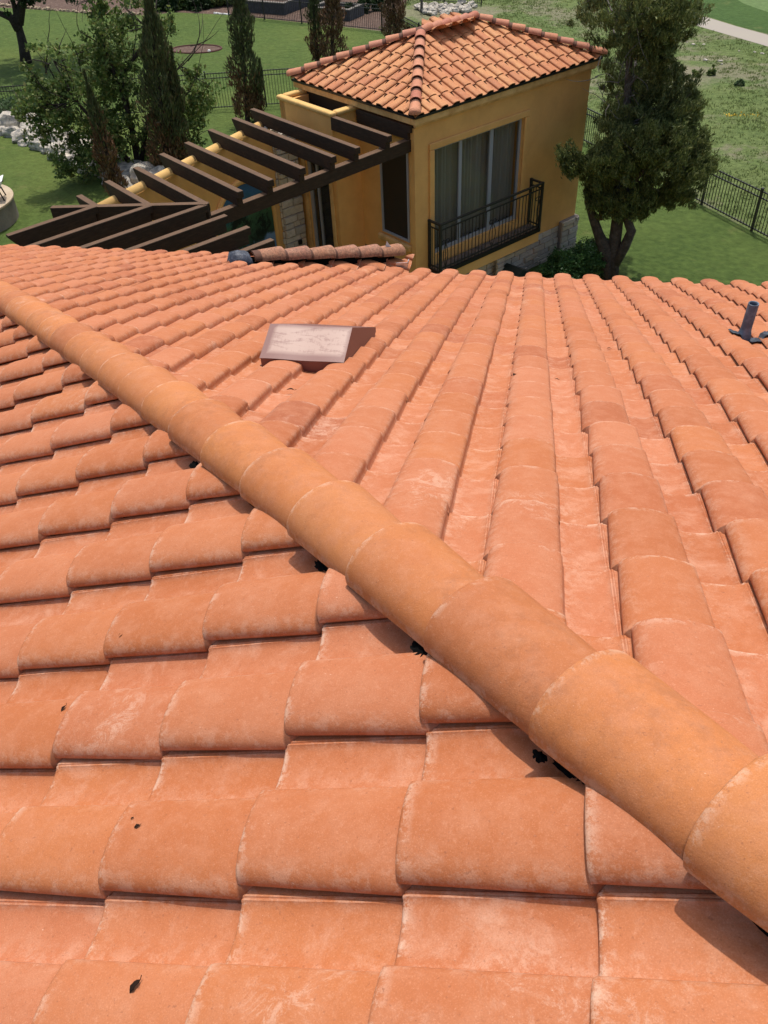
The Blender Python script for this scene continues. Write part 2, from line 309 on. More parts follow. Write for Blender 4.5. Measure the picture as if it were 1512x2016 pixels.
def proto(lo=False):
    p = PROF; e = EDG; pn = PANV
    if lo:
        idx = [0, 2, 4, 6, 8, 10, 12, 14, 16, 19, 21, 22, 29]; p = p[idx]; e = e[idx]; pn = pn[idx]
    vs = [-.035, -.001, .008, .10, .22, TL_-.018, TL_-.006, TL_-.001, TL_] if lo else [-.035, -.001, .0055, .06, .12, .18, .24, .285, TL_-.014, TL_-.007, TL_-.0025, TL_]
    dz = {TL_-.006: -.001, TL_-.007: -.0006, TL_-.0025: -.0022, TL_-.001: -.002, TL_: -.0055}
    V = []; A = []; Pn = []; Sm = []
    for v in vs:
        for k, (x, z) in enumerate(p):
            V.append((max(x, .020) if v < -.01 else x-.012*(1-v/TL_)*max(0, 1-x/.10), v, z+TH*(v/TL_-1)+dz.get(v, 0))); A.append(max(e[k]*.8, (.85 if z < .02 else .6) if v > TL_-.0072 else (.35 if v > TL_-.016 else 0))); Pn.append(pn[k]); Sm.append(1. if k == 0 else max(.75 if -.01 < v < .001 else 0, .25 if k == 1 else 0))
    n = len(p); m = len(vs)
    for k, (x, z) in enumerate(p):      # butt face
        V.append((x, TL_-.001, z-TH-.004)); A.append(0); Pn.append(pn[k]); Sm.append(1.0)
    F = [(i*n+k, i*n+k+1, (i+1)*n+k+1, (i+1)*n+k) for i in range(m) for k in range(n-1)]
    # underside of the lip; its shade is also put into the colour through seam
    b0 = len(V)
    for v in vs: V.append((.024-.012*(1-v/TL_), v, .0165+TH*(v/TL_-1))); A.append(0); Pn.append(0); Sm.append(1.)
    F += [(i*n, (i+1)*n, b0+i+1, b0+i) for i in range(m-1)]
    V = np.array(V); V[:, 2] -= .036
    return V, F, np.array(A), np.array(Pn), np.array(Sm)
P_HI, P_LO = proto(), proto(True)
def tile_field(name, m, parent, O, evh, cols, butts, cuts, hi=lambda p: True, zoff=0., skip=None, jit=1.0):
    """O: point at column 0, slope distance 0; evh: horizontal downslope direction; cols: ints; butts: list of ints; cuts: (point, outward normal)"""
    evh = np.array([evh[0], evh[1], 0.]); ex = np.array([evh[1], -evh[0], 0.]); ev = evh*CS+np.array([0, 0, -SN]); en = evh*SN+np.array([0, 0, CS])
    bm_cut = MB(); whole = MB()
    for i in cols:
        for j in butts:
            base = O+ex*(i*TW)+ev*((j-1)*TL_)
            ctr = base+ex*TW*.5+ev*TL_*.5
            if skip and skip(ctr, i, j): continue
            d = [np.dot(ctr-p, nn) for p, nn in cuts]
            if any(x > .33 for x in d): continue
            V, F, A, Pn, Sm = P_HI if hi(ctr) else P_LO
            V = V.copy(); r1, r2, r3, r4, r5 = rng.normal(size=5)*jit
            V[:, 2] += V[:, 1]*r1*.0025+r2*.0007+(V[:, 0]-.15)*r4*.005; V[:, 0] += r3*.0022+V[:, 1]*r4*.007; V[:, 1] += r5*.0035
            if V.shape[0] > 200:
                V[:len(PROF)*13, 2] += rng.normal(size=len(PROF)*13)*.00012
                V[len(PROF)*12:len(PROF)*13, 2] += rng.normal(size=len(PROF))*.0014      # ragged lower edge
                V[0:len(PROF)*12:len(PROF), 2] += rng.normal(size=12)*.0014
            W = base+V[:, :1]*ex+V[:, 1:2]*ev+(V[:, 2:]+zoff)*en
            t_ = np.full(len(V), float(np.clip(rng.beta(1.3, 1.3), 0, 1)))
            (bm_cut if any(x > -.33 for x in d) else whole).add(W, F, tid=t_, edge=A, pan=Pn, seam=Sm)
    if bm_cut.n and cuts:
        tmp = bm_cut.build('tmp', m); bm = bmesh.new(); bm.from_mesh(tmp.data)
        for p, nn in cuts:
            bmesh.ops.bisect_plane(bm, geom=bm.verts[:]+bm.edges[:]+bm.faces[:], plane_co=Vector(p), plane_no=Vector(nn), clear_outer=True, dist=1e-5)
        bm.verts.index_update(); la = {k: bm.verts.layers.float.get(k) for k in ('tid', 'edge', 'pan', 'seam')}
        V = np.array([v.co[:] for v in bm.verts]).reshape(-1, 3); F = [[v.index for v in f.verts] for f in bm.faces]
        at_ = {k: np.array([v[l] for v in bm.verts]) for k, l in la.items()}
        bm.free(); me = tmp.data; bpy.data.objects.remove(tmp); bpy.data.meshes.remove(me)
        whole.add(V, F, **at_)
    return whole.build(name, m, parent, smooth=False)
def smooth_by_angle(o, ang=40):
    me = o.data; me.polygons.foreach_set('use_smooth', [True]*len(me.polygons))
    bm = bmesh.new(); bm.from_mesh(me); a = R_(ang)
    for e in bm.edges:
        if len(e.link_faces) == 2 and e.calc_face_angle(0) > a: e.smooth = False
    bm.to_mesh(me); bm.free()
def cap_tile(P, d, up, m, parent, name='ridge_tile', L=.42, hw=.135, h=.10, label=None, closed=False, tilt=.028, taper=.80, seed=0, seg=14, jag=0.0012):
    """half-round ridge tile; P centre of its lower end at the base, d points upslope"""
    d = np.asarray(d, float)/np.linalg.norm(d); side = np.cross(d, up); side /= np.linalg.norm(side); upn = np.cross(side, d)
    mb = MB(); V = []; E = []; th = np.linspace(-.06, math.pi+.06, seg+1); t = .017; F = []; rows = [0, .003, .010, .022, .05, .13, .22, .30, .3055, .3135, L]
    dx = {0: -.006, .003: -.0022, .010: -.0004}
    for o_, off in ((0, 0), (1, t)):
        for s in (rows if o_ == 0 else [0.002, L]):
            k = 1-(1-taper)*s/L
            for a in th:
                rr = (hw*k-off+dx.get(s, 0)*(1-o_)); hh = (h*k-off+dx.get(s, 0)*(1-o_))
                if s == 0.002 and o_: pass
                V.append(P+side*rr*math.cos(a)+upn*(hh*math.sin(a)+tilt*(1-s/L))+d*s+rng.normal(size=3)*jag*.25)
                E.append(.52 if s < .02 else (.45 if (a < .12 or a > math.pi-.12) else 0))
    n = seg+1; m_ = len(rows)
    F = [(i*n+k+1, i*n+k, (i+1)*n+k, (i+1)*n+k+1) for i in range(m_-1) for k in range(seg)]
    b = m_*n
    F += [(b+k, b+k+1, b+n+k+1, b+n+k) for k in range(seg)]
    F += [(k, k+1, b+k+1, b+k) for k in range(seg)]
    for i, j in [(0, seg)]:
        pass
    F += [(0, b, b+n, (m_-1)*n), (seg, (m_-1)*n+seg, b+n+seg, b+seg)]
    if closed:                       # rounded closed starter end
        c0 = len(V)
        for q, (sc, ax) in enumerate(((.92, .03), (.7, .06), (.35, .078))):
            for a in th: V.append(P+side*hw*sc*math.cos(a)+upn*(h*sc*math.sin(a)+tilt)-d*ax); E.append(.3)
        V.append(P+upn*tilt-d*.082+upn*.01); E.append(.2)
        prev = 0
        for q in range(3):
            cur = c0+q*n; F += [(prev+k, prev+k+1, cur+k+1, cur+k) for k in range(seg)]; prev = cur
        F += [(prev+k, prev+k+1, len(V)-1) for k in range(seg)]
    sm_ = np.zeros(len(V)); sm_[b:b+n] = 1.5; sm_[9*n:11*n] = 1.1; sm_[:n] = .25; mb.add(np.array(V), F, tid=np.full(len(V), rng.random()), edge=np.array(E), pan=np.full(len(V), .3), seam=sm_)  # seam rows carry the painted gap shade and dirt at each cap joint
    o = mb.build(name, m, parent); smooth_by_angle(o, 38)
    if label: o['label'] = label
    return o

def rock(name, P, size, m, label=None, cat=None, group=None, parent=None, seed=0, flat=.6):
    bm = bmesh.new(); bmesh.ops.create_icosphere(bm, subdivisions=3, radius=1); r = random.Random(seed); ph = [r.uniform(0, 9) for _ in range(6)]
    ax = [r.uniform(.8, 1.25), r.uniform(.6, .95), flat*r.uniform(.8, 1.1)]; a = r.uniform(0, 3.1)
    cuts = [(Vector((r.gauss(0, 1), r.gauss(0, 1), r.gauss(0, .6))).normalized(), r.uniform(.55, .85)) for _ in range(9)]
    for v in bm.verts:
        for n_, k in cuts:
            dd = v.co.dot(n_)-k
            if dd > 0: v.co -= n_*dd*.9
        q = 1+.06*math.sin(v.co.x*7+ph[0])+.06*math.sin(v.co.y*8+ph[1])+.05*math.sin(v.co.z*9+ph[2]); v.co = Vector((v.co.x*ax[0]*q, v.co.y*ax[1]*q, v.co.z*ax[2]*q))*size
        v.co = Matrix.Rotation(a, 3, 'Z') @ v.co; v.co.z += size*ax[2]*.45
    me = bpy.data.meshes.new(name); bm.to_mesh(me); bm.free(); me.materials.append(m)
    o = bpy.data.objects.new(name, me); C.objects.link(o)
    if parent is not None: o.parent = parent; o.location = Vector(np.array(P)-np.array(parent['wl']))
    else: o.location = (P[0], P[1], P[2]+GZ)
    if label: tag(o, label, cat, group)
    return o
# ================================================================ THE HOUSE UNDER THE CAMERA
XB, VB, YA, VA = .265636, 1.849063, .557745, .448203
house = thing('house', (-3, 2, -GZ), 'house under the camera with a wide salmon orange clay tile roof filling the foreground', 'house')
hipn = np.array([1, 1, 0])/2**.5; HP = np.array([HIPC, 0, -HA+TS*HIPC])
# hip jog where the left wing reaches further out
JOG = np.array([-3.323, 8.631, -4.209])
n_c = np.array([1, -1, 0])/2**.5
YE_R, YE_L = 8.47, 10.22
near = lambda p: np.linalg.norm(p) < 4.6
hoodbox = lambda p: (-1.33 < p[0] < -.90) and (3.45 < p[1] < 4.15)
# slope B (faces away from the camera)
OB = np.array([XB, 0, -HB])+np.array([0, CS, -SN])*VB
b1 = tile_field('roof_slope', M['tile'], house, OB, (0, 1), range(-12, 24), range(-6, 24), [(HP+hipn*.0, -hipn), (JOG+np.array([-.0, 0, 0]), np.array([-1., 0, 0]))], near, skip=lambda c, i, j: hoodbox(c))
b2 = tile_field('roof_slope', M['tile'], house, OB, (0, 1), range(-36, -3), range(-6, 28), [(HP, -hipn), (JOG, np.array([1., 0, 0]))], near, skip=lambda c, i, j: c[1] < 1.2-c[0]-.6)
b3 = None
# tiles of the left wing beyond the jog, cut by its little hip
b3 = tile_field('roof_slope', M['tile'], house, OB, (0, 1), range(-13, 2), range(19, 28), [(JOG, n_c), (JOG, np.array([-1., 0, 0])), (JOG, np.array([0, -1., 0]))], near)
# slope A (falls to the left, where the photographer stands)
OA = np.array([0, YA, -HA])+np.array([-CS, 0, -SN])*VA
a1 = tile_field('roof_slope', M['tile'], house, OA, (-1, 0), range(-18, 36), range(-8, 30), [(HP, hipn), (np.array([0, 0, 0]), np.array([0, -1., 0])*0+np.array([1., 0, 0])*0+np.array([0, 0, 1e-9]))][:1], lambda p: np.linalg.norm(p) < 4.2, zoff=.010, skip=lambda c, i, j: c[1] < -4.5)
# slope C: the side of the left wing
OC = JOG+np.array([0, 0, 0.])
c1 = tile_field('roof_slope', M['tile'], house, OC-np.array([CS, 0, -SN])*.0, (1, 0), range(-6, 0), range(0, 7), [(JOG, -n_c)], lambda p: False)
for o in (b1, b2, b3, a1, c1): smooth_by_angle(o, 42)
# decking under the tiles, walls, fascia, gutter
mb = MB()
def zB(x, y): return -HB-TS*y
def zA(x, y): return -HA+TS*x
dk = .075
corn = (HIPC-YE_L, YE_L)
far_r = 7.5
mb.add([(HIPC+5, -5, zA(HIPC+5, -5)-dk), (far_r, -5, zB(far_r, -5)-dk), (far_r, YE_R, zB(0, YE_R)-dk), (JOG[0], YE_R, zB(0, YE_R)-dk), (JOG[0], JOG[1], JOG[2]-dk), (JOG[0]+YE_L-JOG[1], YE_L, zB(0, YE_L)-dk), (corn[0], YE_L, zB(0, YE_L)-dk)], [tuple(range(7))[::-1]])
mb.add([(HIPC+5, -5, zA(HIPC+5, 0)-dk), (corn[0], YE_L, zB(0, YE_L)-dk), (corn[0], -5, zA(corn[0], 0)-dk)], [(0, 1, 2)])
mb.build('roof_deck', M['membrane'], house)
mb = MB(); T_ = .2; xw0 = corn[0]+.5; ztop = zB(0, YE_R)-.16
mb.box((JOG[0]+.3, YE_R-.7, -GZ), (7.5-JOG[0]-.3, 0, 0), (0, .25, 0), (0, 0, ztop+GZ)); mb.box((xw0, YE_L-.8, -GZ), (JOG[0]+.3-xw0, 0, 0), (0, .25, 0), (0, 0, zB(0, YE_L)-.14+GZ))
mb.box((xw0, -5, -GZ), (.25, 0, 0), (0, YE_L+4.2, 0), (0, 0, zB(0, YE_L)-.14+GZ)); mb.box((JOG[0]+.05, YE_R-.7, -GZ), (.25, 0, 0), (0, YE_L-YE_R-.1, 0), (0, 0, zB(0, YE_L)-.14+GZ))
mb.build('wall', M['stucco'], house)
mb = MB(); mb.box((JOG[0]+.15, YE_R-.05, zB(0, YE_R)-.20), (7.5-JOG[0], 0, 0), (0, .03, 0), (0, 0, .14)); mb.box((corn[0], YE_L-.05, zB(0, YE_L)-.20), (-corn[0]+JOG[0]+1.5, 0, 0), (0, .03, 0), (0, 0, .14)); mb.build('fascia', M['darkmetal'], house)
# gutter along the right eave, its open end showing at the jog
mb = MB(); gp = hit(779, 517, np.array([0, YE_R+.05, 0]), np.array([0, 1., 0])); gz = zB(0, YE_R)-.14; gx0 = gp[0]
prof = [(.0, .02), (.0, -.09), (.07, -.10), (.115, -.06), (.12, .0), (.105, .0), (.10, -.05), (.065, -.085), (.012, -.078), (.012, .02)]
V = []; n = len(prof)
for x in (gx0, 7.5):
    for a, b in prof: V.append((x, YE_R-.0+a, gz+b))
mb.add(V, [(k, (k+1) % n, (k+1) % n+n, k+n) for k in range(n)]+[tuple(range(n)), tuple(range(2*n-1, n-1, -1))]); mb.build('gutter', M['galv'], house)
mb = MB(); mb.box(gp+np.array([0, -.03, -.06]), (.13, .02, 0), (0, .05, 0), (0, 0, .01)); mb.box(gp+np.array([0, -.03, -.06]), (.13, .02, 0), (0, .006, 0), (.01, 0, .07)); mb.box(gp+np.array([.124, .02, -.05]), (.006, 0, 0), (0, .06, 0), (.01, 0, .06)); mb.build('diverter_flashing', M['galv'], house)
# main hip: black underlay with ridge tiles on top
SS = np.array([.2, .83, 1.43, 2.0, 2.6, 3.6, 5., 14.]); PC = np.array([-.042, -.020, .002, .014, .026, .040, .044, .044])
def hip_pt(s, dz=0.):
    pc = np.interp(s, SS, PC); x = HIPC/2-s/2**.5+pc/2**.5; y = HIPC/2+s/2**.5+pc/2**.5
    xs = HIPC/2-s/2**.5
    return np.array([x, y, -HA+TS*xs+dz+np.interp(s, [-2, .5, 1.6, 2.2], [-.02, -.014, -.006, 0])])
mb = MB(); pts = [hip_pt(s, .0) for s in np.arange(-6, 13.5, .25)]
V = []; 
for k, p in enumerate(pts):
    for o_, z in ((-.085, -.065), (-.05, .01), (.05, .01), (.10, -.07)): V.append(p+hipn*o_+np.array([0, 0, z+rng.normal()*.003]))
mb.add(V, [(i*4+k, i*4+k+1, i*4+k+5, i*4+k+4) for i in range(len(pts)-1) for k in range(3)])
UPZ = np.array([0, 0, 1.])
hipu = mb.build('ridge_underlay', M['membrane'], house); hipu['label'] = 'torn black membrane under the hip tiles'
UPZ = np.array([0, 0, 1.])
for k in range(-18, 44):
    s0 = .195+.3075*k
    if k < -2: s0 = .195-.3075*2+.3075*(k+2)
    p0 = hip_pt(s0, -.012); p1 = hip_pt(s0-.3, -.012)
    cap_tile(p0, p1-p0+rng.normal(size=3)*.002, UPZ, M['cap'], hipu, seg=20 if k < 12 else 12, hw=.124, h=.091)
# torn scraps of membrane sticking out from under the caps
def scrap(x, y, n_=9, r=.05, lab=None):
    P = hit(x, y, np.array([0, 0, -HA+.0]), np.array([-TS, 0, 1.])); mb = MB(); rr = random.Random(int(x*7+y)); nn = 30; al = np.array([-1, 1, 0])/2**.5; ac_ = np.array([1, 1, 0])/2**.5
    V = [P+np.array([0, 0, .014])]
    for ring, q0 in ((1, .5), (2, 1.)):
        for k in range(nn):
            a = 2*math.pi*k/nn; q = r*q0*(rr.uniform(.72, 1.0) if ring == 2 and math.cos(a) < .3 else rr.uniform(.9, 1))
            dx_ = al*q*1.5*math.sin(a)+ac_*q*.75*math.cos(a); V.append(P+dx_+UPZ*(TS*dx_[0]+rr.uniform(-.002, .010)*(1.4-ring*.3)))
    F = [(0, 1+k, 1+(k+1) % nn) for k in range(nn)]+[(1+k, 1+nn+k, 1+nn+(k+1) % nn, 1+(k+1) % nn) for k in range(nn)]
    mb.add(V, F); mb.build('torn_membrane', M['membrane'], hipu, smooth=True)
for x, y, r in ((382, 918, .022), (636, 1114, .026), (650, 1104, .022), (836, 1284, .030), (1062, 1492, .012), (1122, 1508, .028), (1152, 1532, .028)): scrap(x, y, r=r)
# small weathered hip of the left wing with its lead cap
mb = MB(); hd = np.array([1, 1, -TS]); 
mb.prism([JOG+n_c*.07-UPZ*.06, JOG-n_c*.07-UPZ*.06, JOG-n_c*.05+UPZ*.04, JOG+n_c*.05+UPZ*.04], hd*1.5)
hu2 = mb.build('ridge_underlay', M['membrane'], house)
for k in range(6):
    s = .10+.245*(k+1)
    cap_tile(JOG+hd*s+UPZ*.035, -hd, UPZ, M['oldcap'], hu2, L=.40, hw=.125, h=.105, closed=(k == 5), label='old stained ridge tile blotched black and tan' if k in (1, 2, 3) else None)
# lead saddle at the upper end
mb = MB(); V = []; c = JOG+hd*-.03+UPZ*.03; nn = 16
for q, (ax, sc) in enumerate(((.10, 1.0), (.0, 1.05), (-.09, .9), (-.15, .45))):
    for k in range(nn+1):
        a = math.pi*k/nn; V.append(c+hd/np.linalg.norm(hd)*ax+n_c*.145*sc*math.cos(a)+UPZ*(.125*sc*math.sin(a)-.03+rng.normal()*.006-(.04 if ax < -.1 else 0)))
mb.add(V, [(i*(nn+1)+k, i*(nn+1)+k+1, (i+1)*(nn+1)+k+1, (i+1)*(nn+1)+k) for i in range(3) for k in range(nn)])
ld = mb.build('lead_cap', M['lead'], hu2, smooth=True); ld['label'] = 'blue grey crumpled lead cap over the ridge end'
mb = MB(); e = JOG+hd*1.42+UPZ*.10; mb.add([e, e+np.array([.10, .03, .0]), e+np.array([.03, .02, .11]), e+np.array([.05, .10, .02])], [(0, 1, 2), (1, 3, 2), (0, 2, 3), (0, 3, 1)]); mb.build('metal_flashing', M['white'], hu2)
# roof vent hood
mb = MB(); x0, x1 = -1.295, -.87
sec = [(3.375, -2.20-.03), (3.375, -2.145), (3.605, -2.072), (3.66, -2.090), (4.205, -2.415), (4.205, -2.56), (4.15, -2.62)]
sec = [(3.37, -2.26), (3.37, -2.155), (3.600, -2.095), (3.625, -2.105), (4.207, -2.432), (4.207, -2.462), (4.18, -2.462), (4.18, -2.60)]
n = len(sec); V = [(x0, y, z) for y, z in sec]+[(x1, y, z) for y, z in sec]
mb.add(V, [tuple(range(n)), tuple(range(2*n-1, n-1, -1))]+[(k, k+n, (k+1) % n+n, (k+1) % n) for k in range(n)], paint=np.zeros(2*n))
# the painted upslope panel, a hair proud of the box
V = []; gx, gy = 18, 8
for i in range(gx+1):
    for j in range(gy+1):
        u_, v_ = i/gx, j/gy; V.append((x0-.004+(x1-x0+.008)*u_, 3.366+.236*v_, -2.1525+.0605*v_+.0015*math.sin(u_*9)))
pa = np.array([1.0 if (.06 < i/gx < .95 and .15 < j/gy < .97) else (.0) for i in range(gx+1) for j in range(gy+1)])
mb.add(V, [(i*(gy+1)+j, (i+1)*(gy+1)+j, (i+1)*(gy+1)+j+1, i*(gy+1)+j+1) for i in range(gx) for j in range(gy)], paint=pa)
hood = mb.build('vent_hood', M['hood'], house); hood['label'] = 'brown metal roof vent hood with white primer brushed on its top'
mb = MB(); mb.box((x0-.02, 3.40, zB(0, 3.40)-.034), (x1-x0+.10, 0, 0), (0, .9, -TS*.9), (0, 0, .004)); mb.build('flashing', M['lead'], hood)
# lead vent pipe
PP = hit(1466, 656, np.array([0, 0, -HB+.02]), np.array([0, TS, 1.]))
mb = MB(); nn = 20; r_ = .033; H = .195; tl = np.array([.012, .03, 0])
ring = lambda rr, z: [PP+tl*z/H+np.array([rr*math.cos(2*math.pi*k/nn), rr*math.sin(2*math.pi*k/nn), z]) for k in range(nn)]
rows = [(r_*1.45, -.06), (r_*1.25, .0), (r_*1.05, .02), (r_, .04), (r_, H-.004), (r_*.97, H), (r_*.8, H-.002), (r_*.78, H-.015), (r_*.78, H-.12)]
V = sum([ring(a, z) for a, z in rows], []); mb.add(V, [(i*nn+k, i*nn+(k+1) % nn, (i+1)*nn+(k+1) % nn, (i+1)*nn+k) for i in range(len(rows)-1) for k in range(nn)]+[tuple(range((len(rows)-1)*nn, len(rows)*nn))])
pipe = mb.build('vent_pipe', M['leadpipe'], house, smooth=True); pipe['label'] = 'grey lead plumbing vent pipe standing on the far right of the roof'
# crumpled flashing draped over the tile waves
mb = MB(); V = []; gx, gy = 34, 6
def tz(x):
    u_ = (x-XB) % TW; return np.interp(u_, np.append(PROF[1:-1, 0], TW), np.append(PROF[1:-1, 1], .01))-.036
for i in range(gx+1):
    for j in range(gy+1):
        x = PP[0]-.09+.34*i/gx; y = PP[1]-.060+.11*j/gy+.012*math.sin(i*1.3); V.append((x, y, zB(x, y)+tz(x)+.008+rng.normal()*.0018+.008*(j == gy)*rng.random()))
mb.add(V, [(i*(gy+1)+j, (i+1)*(gy+1)+j, (i+1)*(gy+1)+j+1, i*(gy+1)+j+1) for i in range(gx) for j in range(gy)]); fl = mb.build('flashing', M['lead'], pipe, smooth=True)
s_ = fl.modifiers.new('solid', 'SOLIDIFY'); s_.thickness = .004

# dry leaves on the tiles
def dryleaf(x, y, plane, size, lab, ang):
    n = np.array([-TS, 0, 1.]) if plane == 'A' else np.array([0, TS, 1.]); z0 = -HA if plane == 'A' else -HB
    P = hit(x, y, np.array([0, 0, z0+.034 if plane == 'A' else z0+.0]), n)
    # sit on the real tile height
    if plane == 'A':
        u_ = (P[1]-YA) % TW; v = -P[0]/CS; off = np.interp(u_, np.append(PROF[1:-1, 0], TW), np.append(PROF[1:-1, 1], .01))-.036+.010; f_ = ((v-VA)/TL_) % 1; off += TH*(f_-1)
    else: off = tz(P[0])+TH*(((P[1]/CS-VB)/TL_) % 1-1)
    P = hit(x, y, np.array([0, 0, z0+off*1.05]), n)
    nn = n/np.linalg.norm(n); a = np.array([math.cos(ang), math.sin(ang), 0]); a = a-nn*np.dot(a, nn); a /= np.linalg.norm(a); b = np.cross(nn, a); mb = MB(); V = []; F = []
    L = size; rows = 6
    for i in range(rows+1):
        t = i/rows; wd = L*.30*math.sin(math.pi*min(1, t*.96+.02))**.8; lift = .10*L*math.sin(t*3.1)
        for q in (-1, 0, 1): V.append(P+a*(t-.5)*L+b*wd*q*(.8+.2*math.sin(i*2.1+x))+nn*(lift+abs(q)*wd*.35+.0025))
    F = [(i*3+k, i*3+k+1, i*3+k+4, i*3+k+3) for i in range(rows) for k in range(2)]
    mb.add(V, F); mb.tube([P+a*L*.5+nn*.003, P+a*L*.75+nn*.006+b*L*.08], L*.03, 5)
    o = mb.build('dry_leaf', M['deadleaf'], loc=P, smooth=True); s = o.modifiers.new('s', 'SOLIDIFY'); s.thickness = .0006
    tag(o, lab, 'leaf', 'dry leaves fallen on the roof tiles')
for a in ((240, 1253, 'A', .022, 'dark curled dry leaf on a barrel tile near the left edge', .9), (127, 1396, 'A', .018, 'thin dark dry leaf at the upper corner of a tile at the far left', 1.2),
          (262, 1612, 'A', .007, 'tiny dark leaf crumb just above a slightly longer one, lower left tile', .3), (272, 1628, 'A', .014, 'small bent dark leaf just below a tiny crumb, lower left tile', .3),
          (268, 1943, 'A', .024, 'long black dry leaf lowest in the photo, on the bottom left tiles', 1.0), (1096, 748, 'B', .022, 'small brown leaf in a pale tile channel right of the centre', -.6),
          (1199, 687, 'B', .026, 'brown leaf curled in a tile channel upslope of the lead pipe side', .2), (572, 769, 'B', .035, 'pale broken leaf bit in the channel below the vent hood', .1),
          (1013, 739, 'B', .03, 'grey leaf smear on a barrel tile right of the vent hood', 1.1), (198, 650, 'B', .03, 'reddish leaf lying beside the hip tiles at the upper left', .4)): dryleaf(*a)

# ================================================================ THE PAVILION
K = np.array([-2.630, 17.986, -5.531]); D1 = np.array([.639, .7692, 0]); D1 /= np.linalg.norm(D1); D2 = np.array([-D1[1], D1[0], 0])
def W(a, b, z=0.): return K+D1*a+D2*b+UPZ*z
LA, LB = 5.79, 4.05
pav = thing('pavilion', W(LA/2, LB/2, -GZ-K[2]), 'ochre stucco pavilion with tiled hip roof and tall curtained window over a balcony', 'building')
GR = -GZ-K[2]                       # ground in pavilion height, about -4.67
def wallmb(): return MB()
wa0, wa1, wz0, wz1 = .52, 3.44, -3.10, -.65      # big window opening
mb = MB(); t = .28
def abox(mb, a0, a1, b0, b1, z0, z1): return mb.box(W(a0, b0, z0), D1*(a1-a0), D2*(b1-b0), UPZ*(z1-z0))
SB = -3.78
abox(mb, 0, wa0, 0, t, SB, .04); abox(mb, wa1, LA, 0, t, SB, .04); abox(mb, wa0, wa1, 0, t, wz1, .04); abox(mb, wa0, wa1, 0, t, SB, wz0)
# left face with narrow window  b .22-1.20, z -2.75 .. -.62
lb0, lb1, lz0, lz1 = .24, 1.21, -2.68, -.62
abox(mb, 0, t, t, 4.05, lz1, .04); abox(mb, 0, t, t, 4.05, GR, lz0)
abox(mb, 0, t, t, lb0+.04, lz0, lz1) if lb0+.04 > t else None
abox(mb, 0, t, lb1, LB, lz0, lz1)
abox(mb, t, LA, LB-t, LB, GR, .04); abox(mb, LA-t, LA, t, LB-t, GR, .04)
# bump-out carrying the door and, above, the parapet box
abox(mb, -.74, 0, 1.95, 2.14, GR, -.10); abox(mb, -.74, -.5, 2.14, 2.2, GR, -.10); abox(mb, -.74, -.5, 3.12, 3.95, GR, -.10); abox(mb, -.74, -.5, 2.2, 3.12, -1.2, -.10); abox(mb, -.74, 0, 3.75, 3.95, GR, -.10)
mb.build('wall', M['stucco'], pav)
mb = MB(); abox(mb, .0, LA-.3, .35, LB-.35, -3.3, -3.25); abox(mb, .3, LA-.3, 1.6, 1.62, -3.3, 0); abox(mb, .3, .32, .3, 3, -3.3, 0); mb.build('room', M['interior'], pav)
# parapet box top: yellow rounded coping round a dark well
mb = MB()
def rim(mb, pts, w_, h_, closed=True):
    pass
for (a0, a1, b0, b1) in ((-.80, -.62, 1.89, 4.0), (-.62, .04, 1.89, 2.09), (-.62, .04, 3.82, 4.0)): abox(mb, a0, a1, b0, b1, -.10, .0)
o = mb.build('parapet_coping', M['coping'], pav); bevel(o, .045, 4)
mb = MB(); abox(mb, -.62, 0, 2.09, 3.82, -.32, -.30); abox(mb, -.03, -.002, 2.09, 3.82, -.3, .02); mb.build('parapet_well', M['darkmetal'], pav)  # near-black faces stand in for the shade inside the well
# thin cornice under the eaves
mb = MB(); abox(mb, -.13, LA+.13, -.14, -.002, .01, .135); abox(mb, -.06, LA+.06, -.07, -.003, -.06, .009); abox(mb, -.14, -.002, -.002, LB+.13, .01, .135); abox(mb, LA+.002, LA+.14, -.002, LB+.13, .01, .135); mb.build('cornice', M['cornice'], pav)
mb = MB(); abox(mb, -.15, LA+.15, -.17, -.13, .138, .19); abox(mb, -.17, -.13, -.13, LB+.15, .138, .19); abox(mb, LA+.13, LA+.17, -.13, LB+.15, .138, .19); abox(mb, -.13, LA+.13, -.13, LB+.13, .14, .15); mb.build('drip_edge', M['darkmetal'], pav)
# raised surrounds
mb = MB(); fw_ = .15
abox(mb, wa0-fw_, wa1+fw_, -.05, -.002, wz1, wz1+.15); abox(mb, wa0-fw_, wa0, -.05, -.002, wz0, wz1); abox(mb, wa1, wa1+fw_, -.05, -.002, wz0, wz1)
o = mb.build('window_surround', M['stucco'], pav); bevel(o, .03, 3)
mb = MB(); abox(mb, -.11, -.002, lb0-.09, lb1+.10, lz0-.20, lz0-.05); o = mb.build('window_sill', M['cornice'], pav); bevel(o, .04, 3)
mb = MB(); abox(mb, -.045, -.002, -.0, lb0-.10, GR, -.1); o = mb.build('corner_trim', M['stucco'], pav)
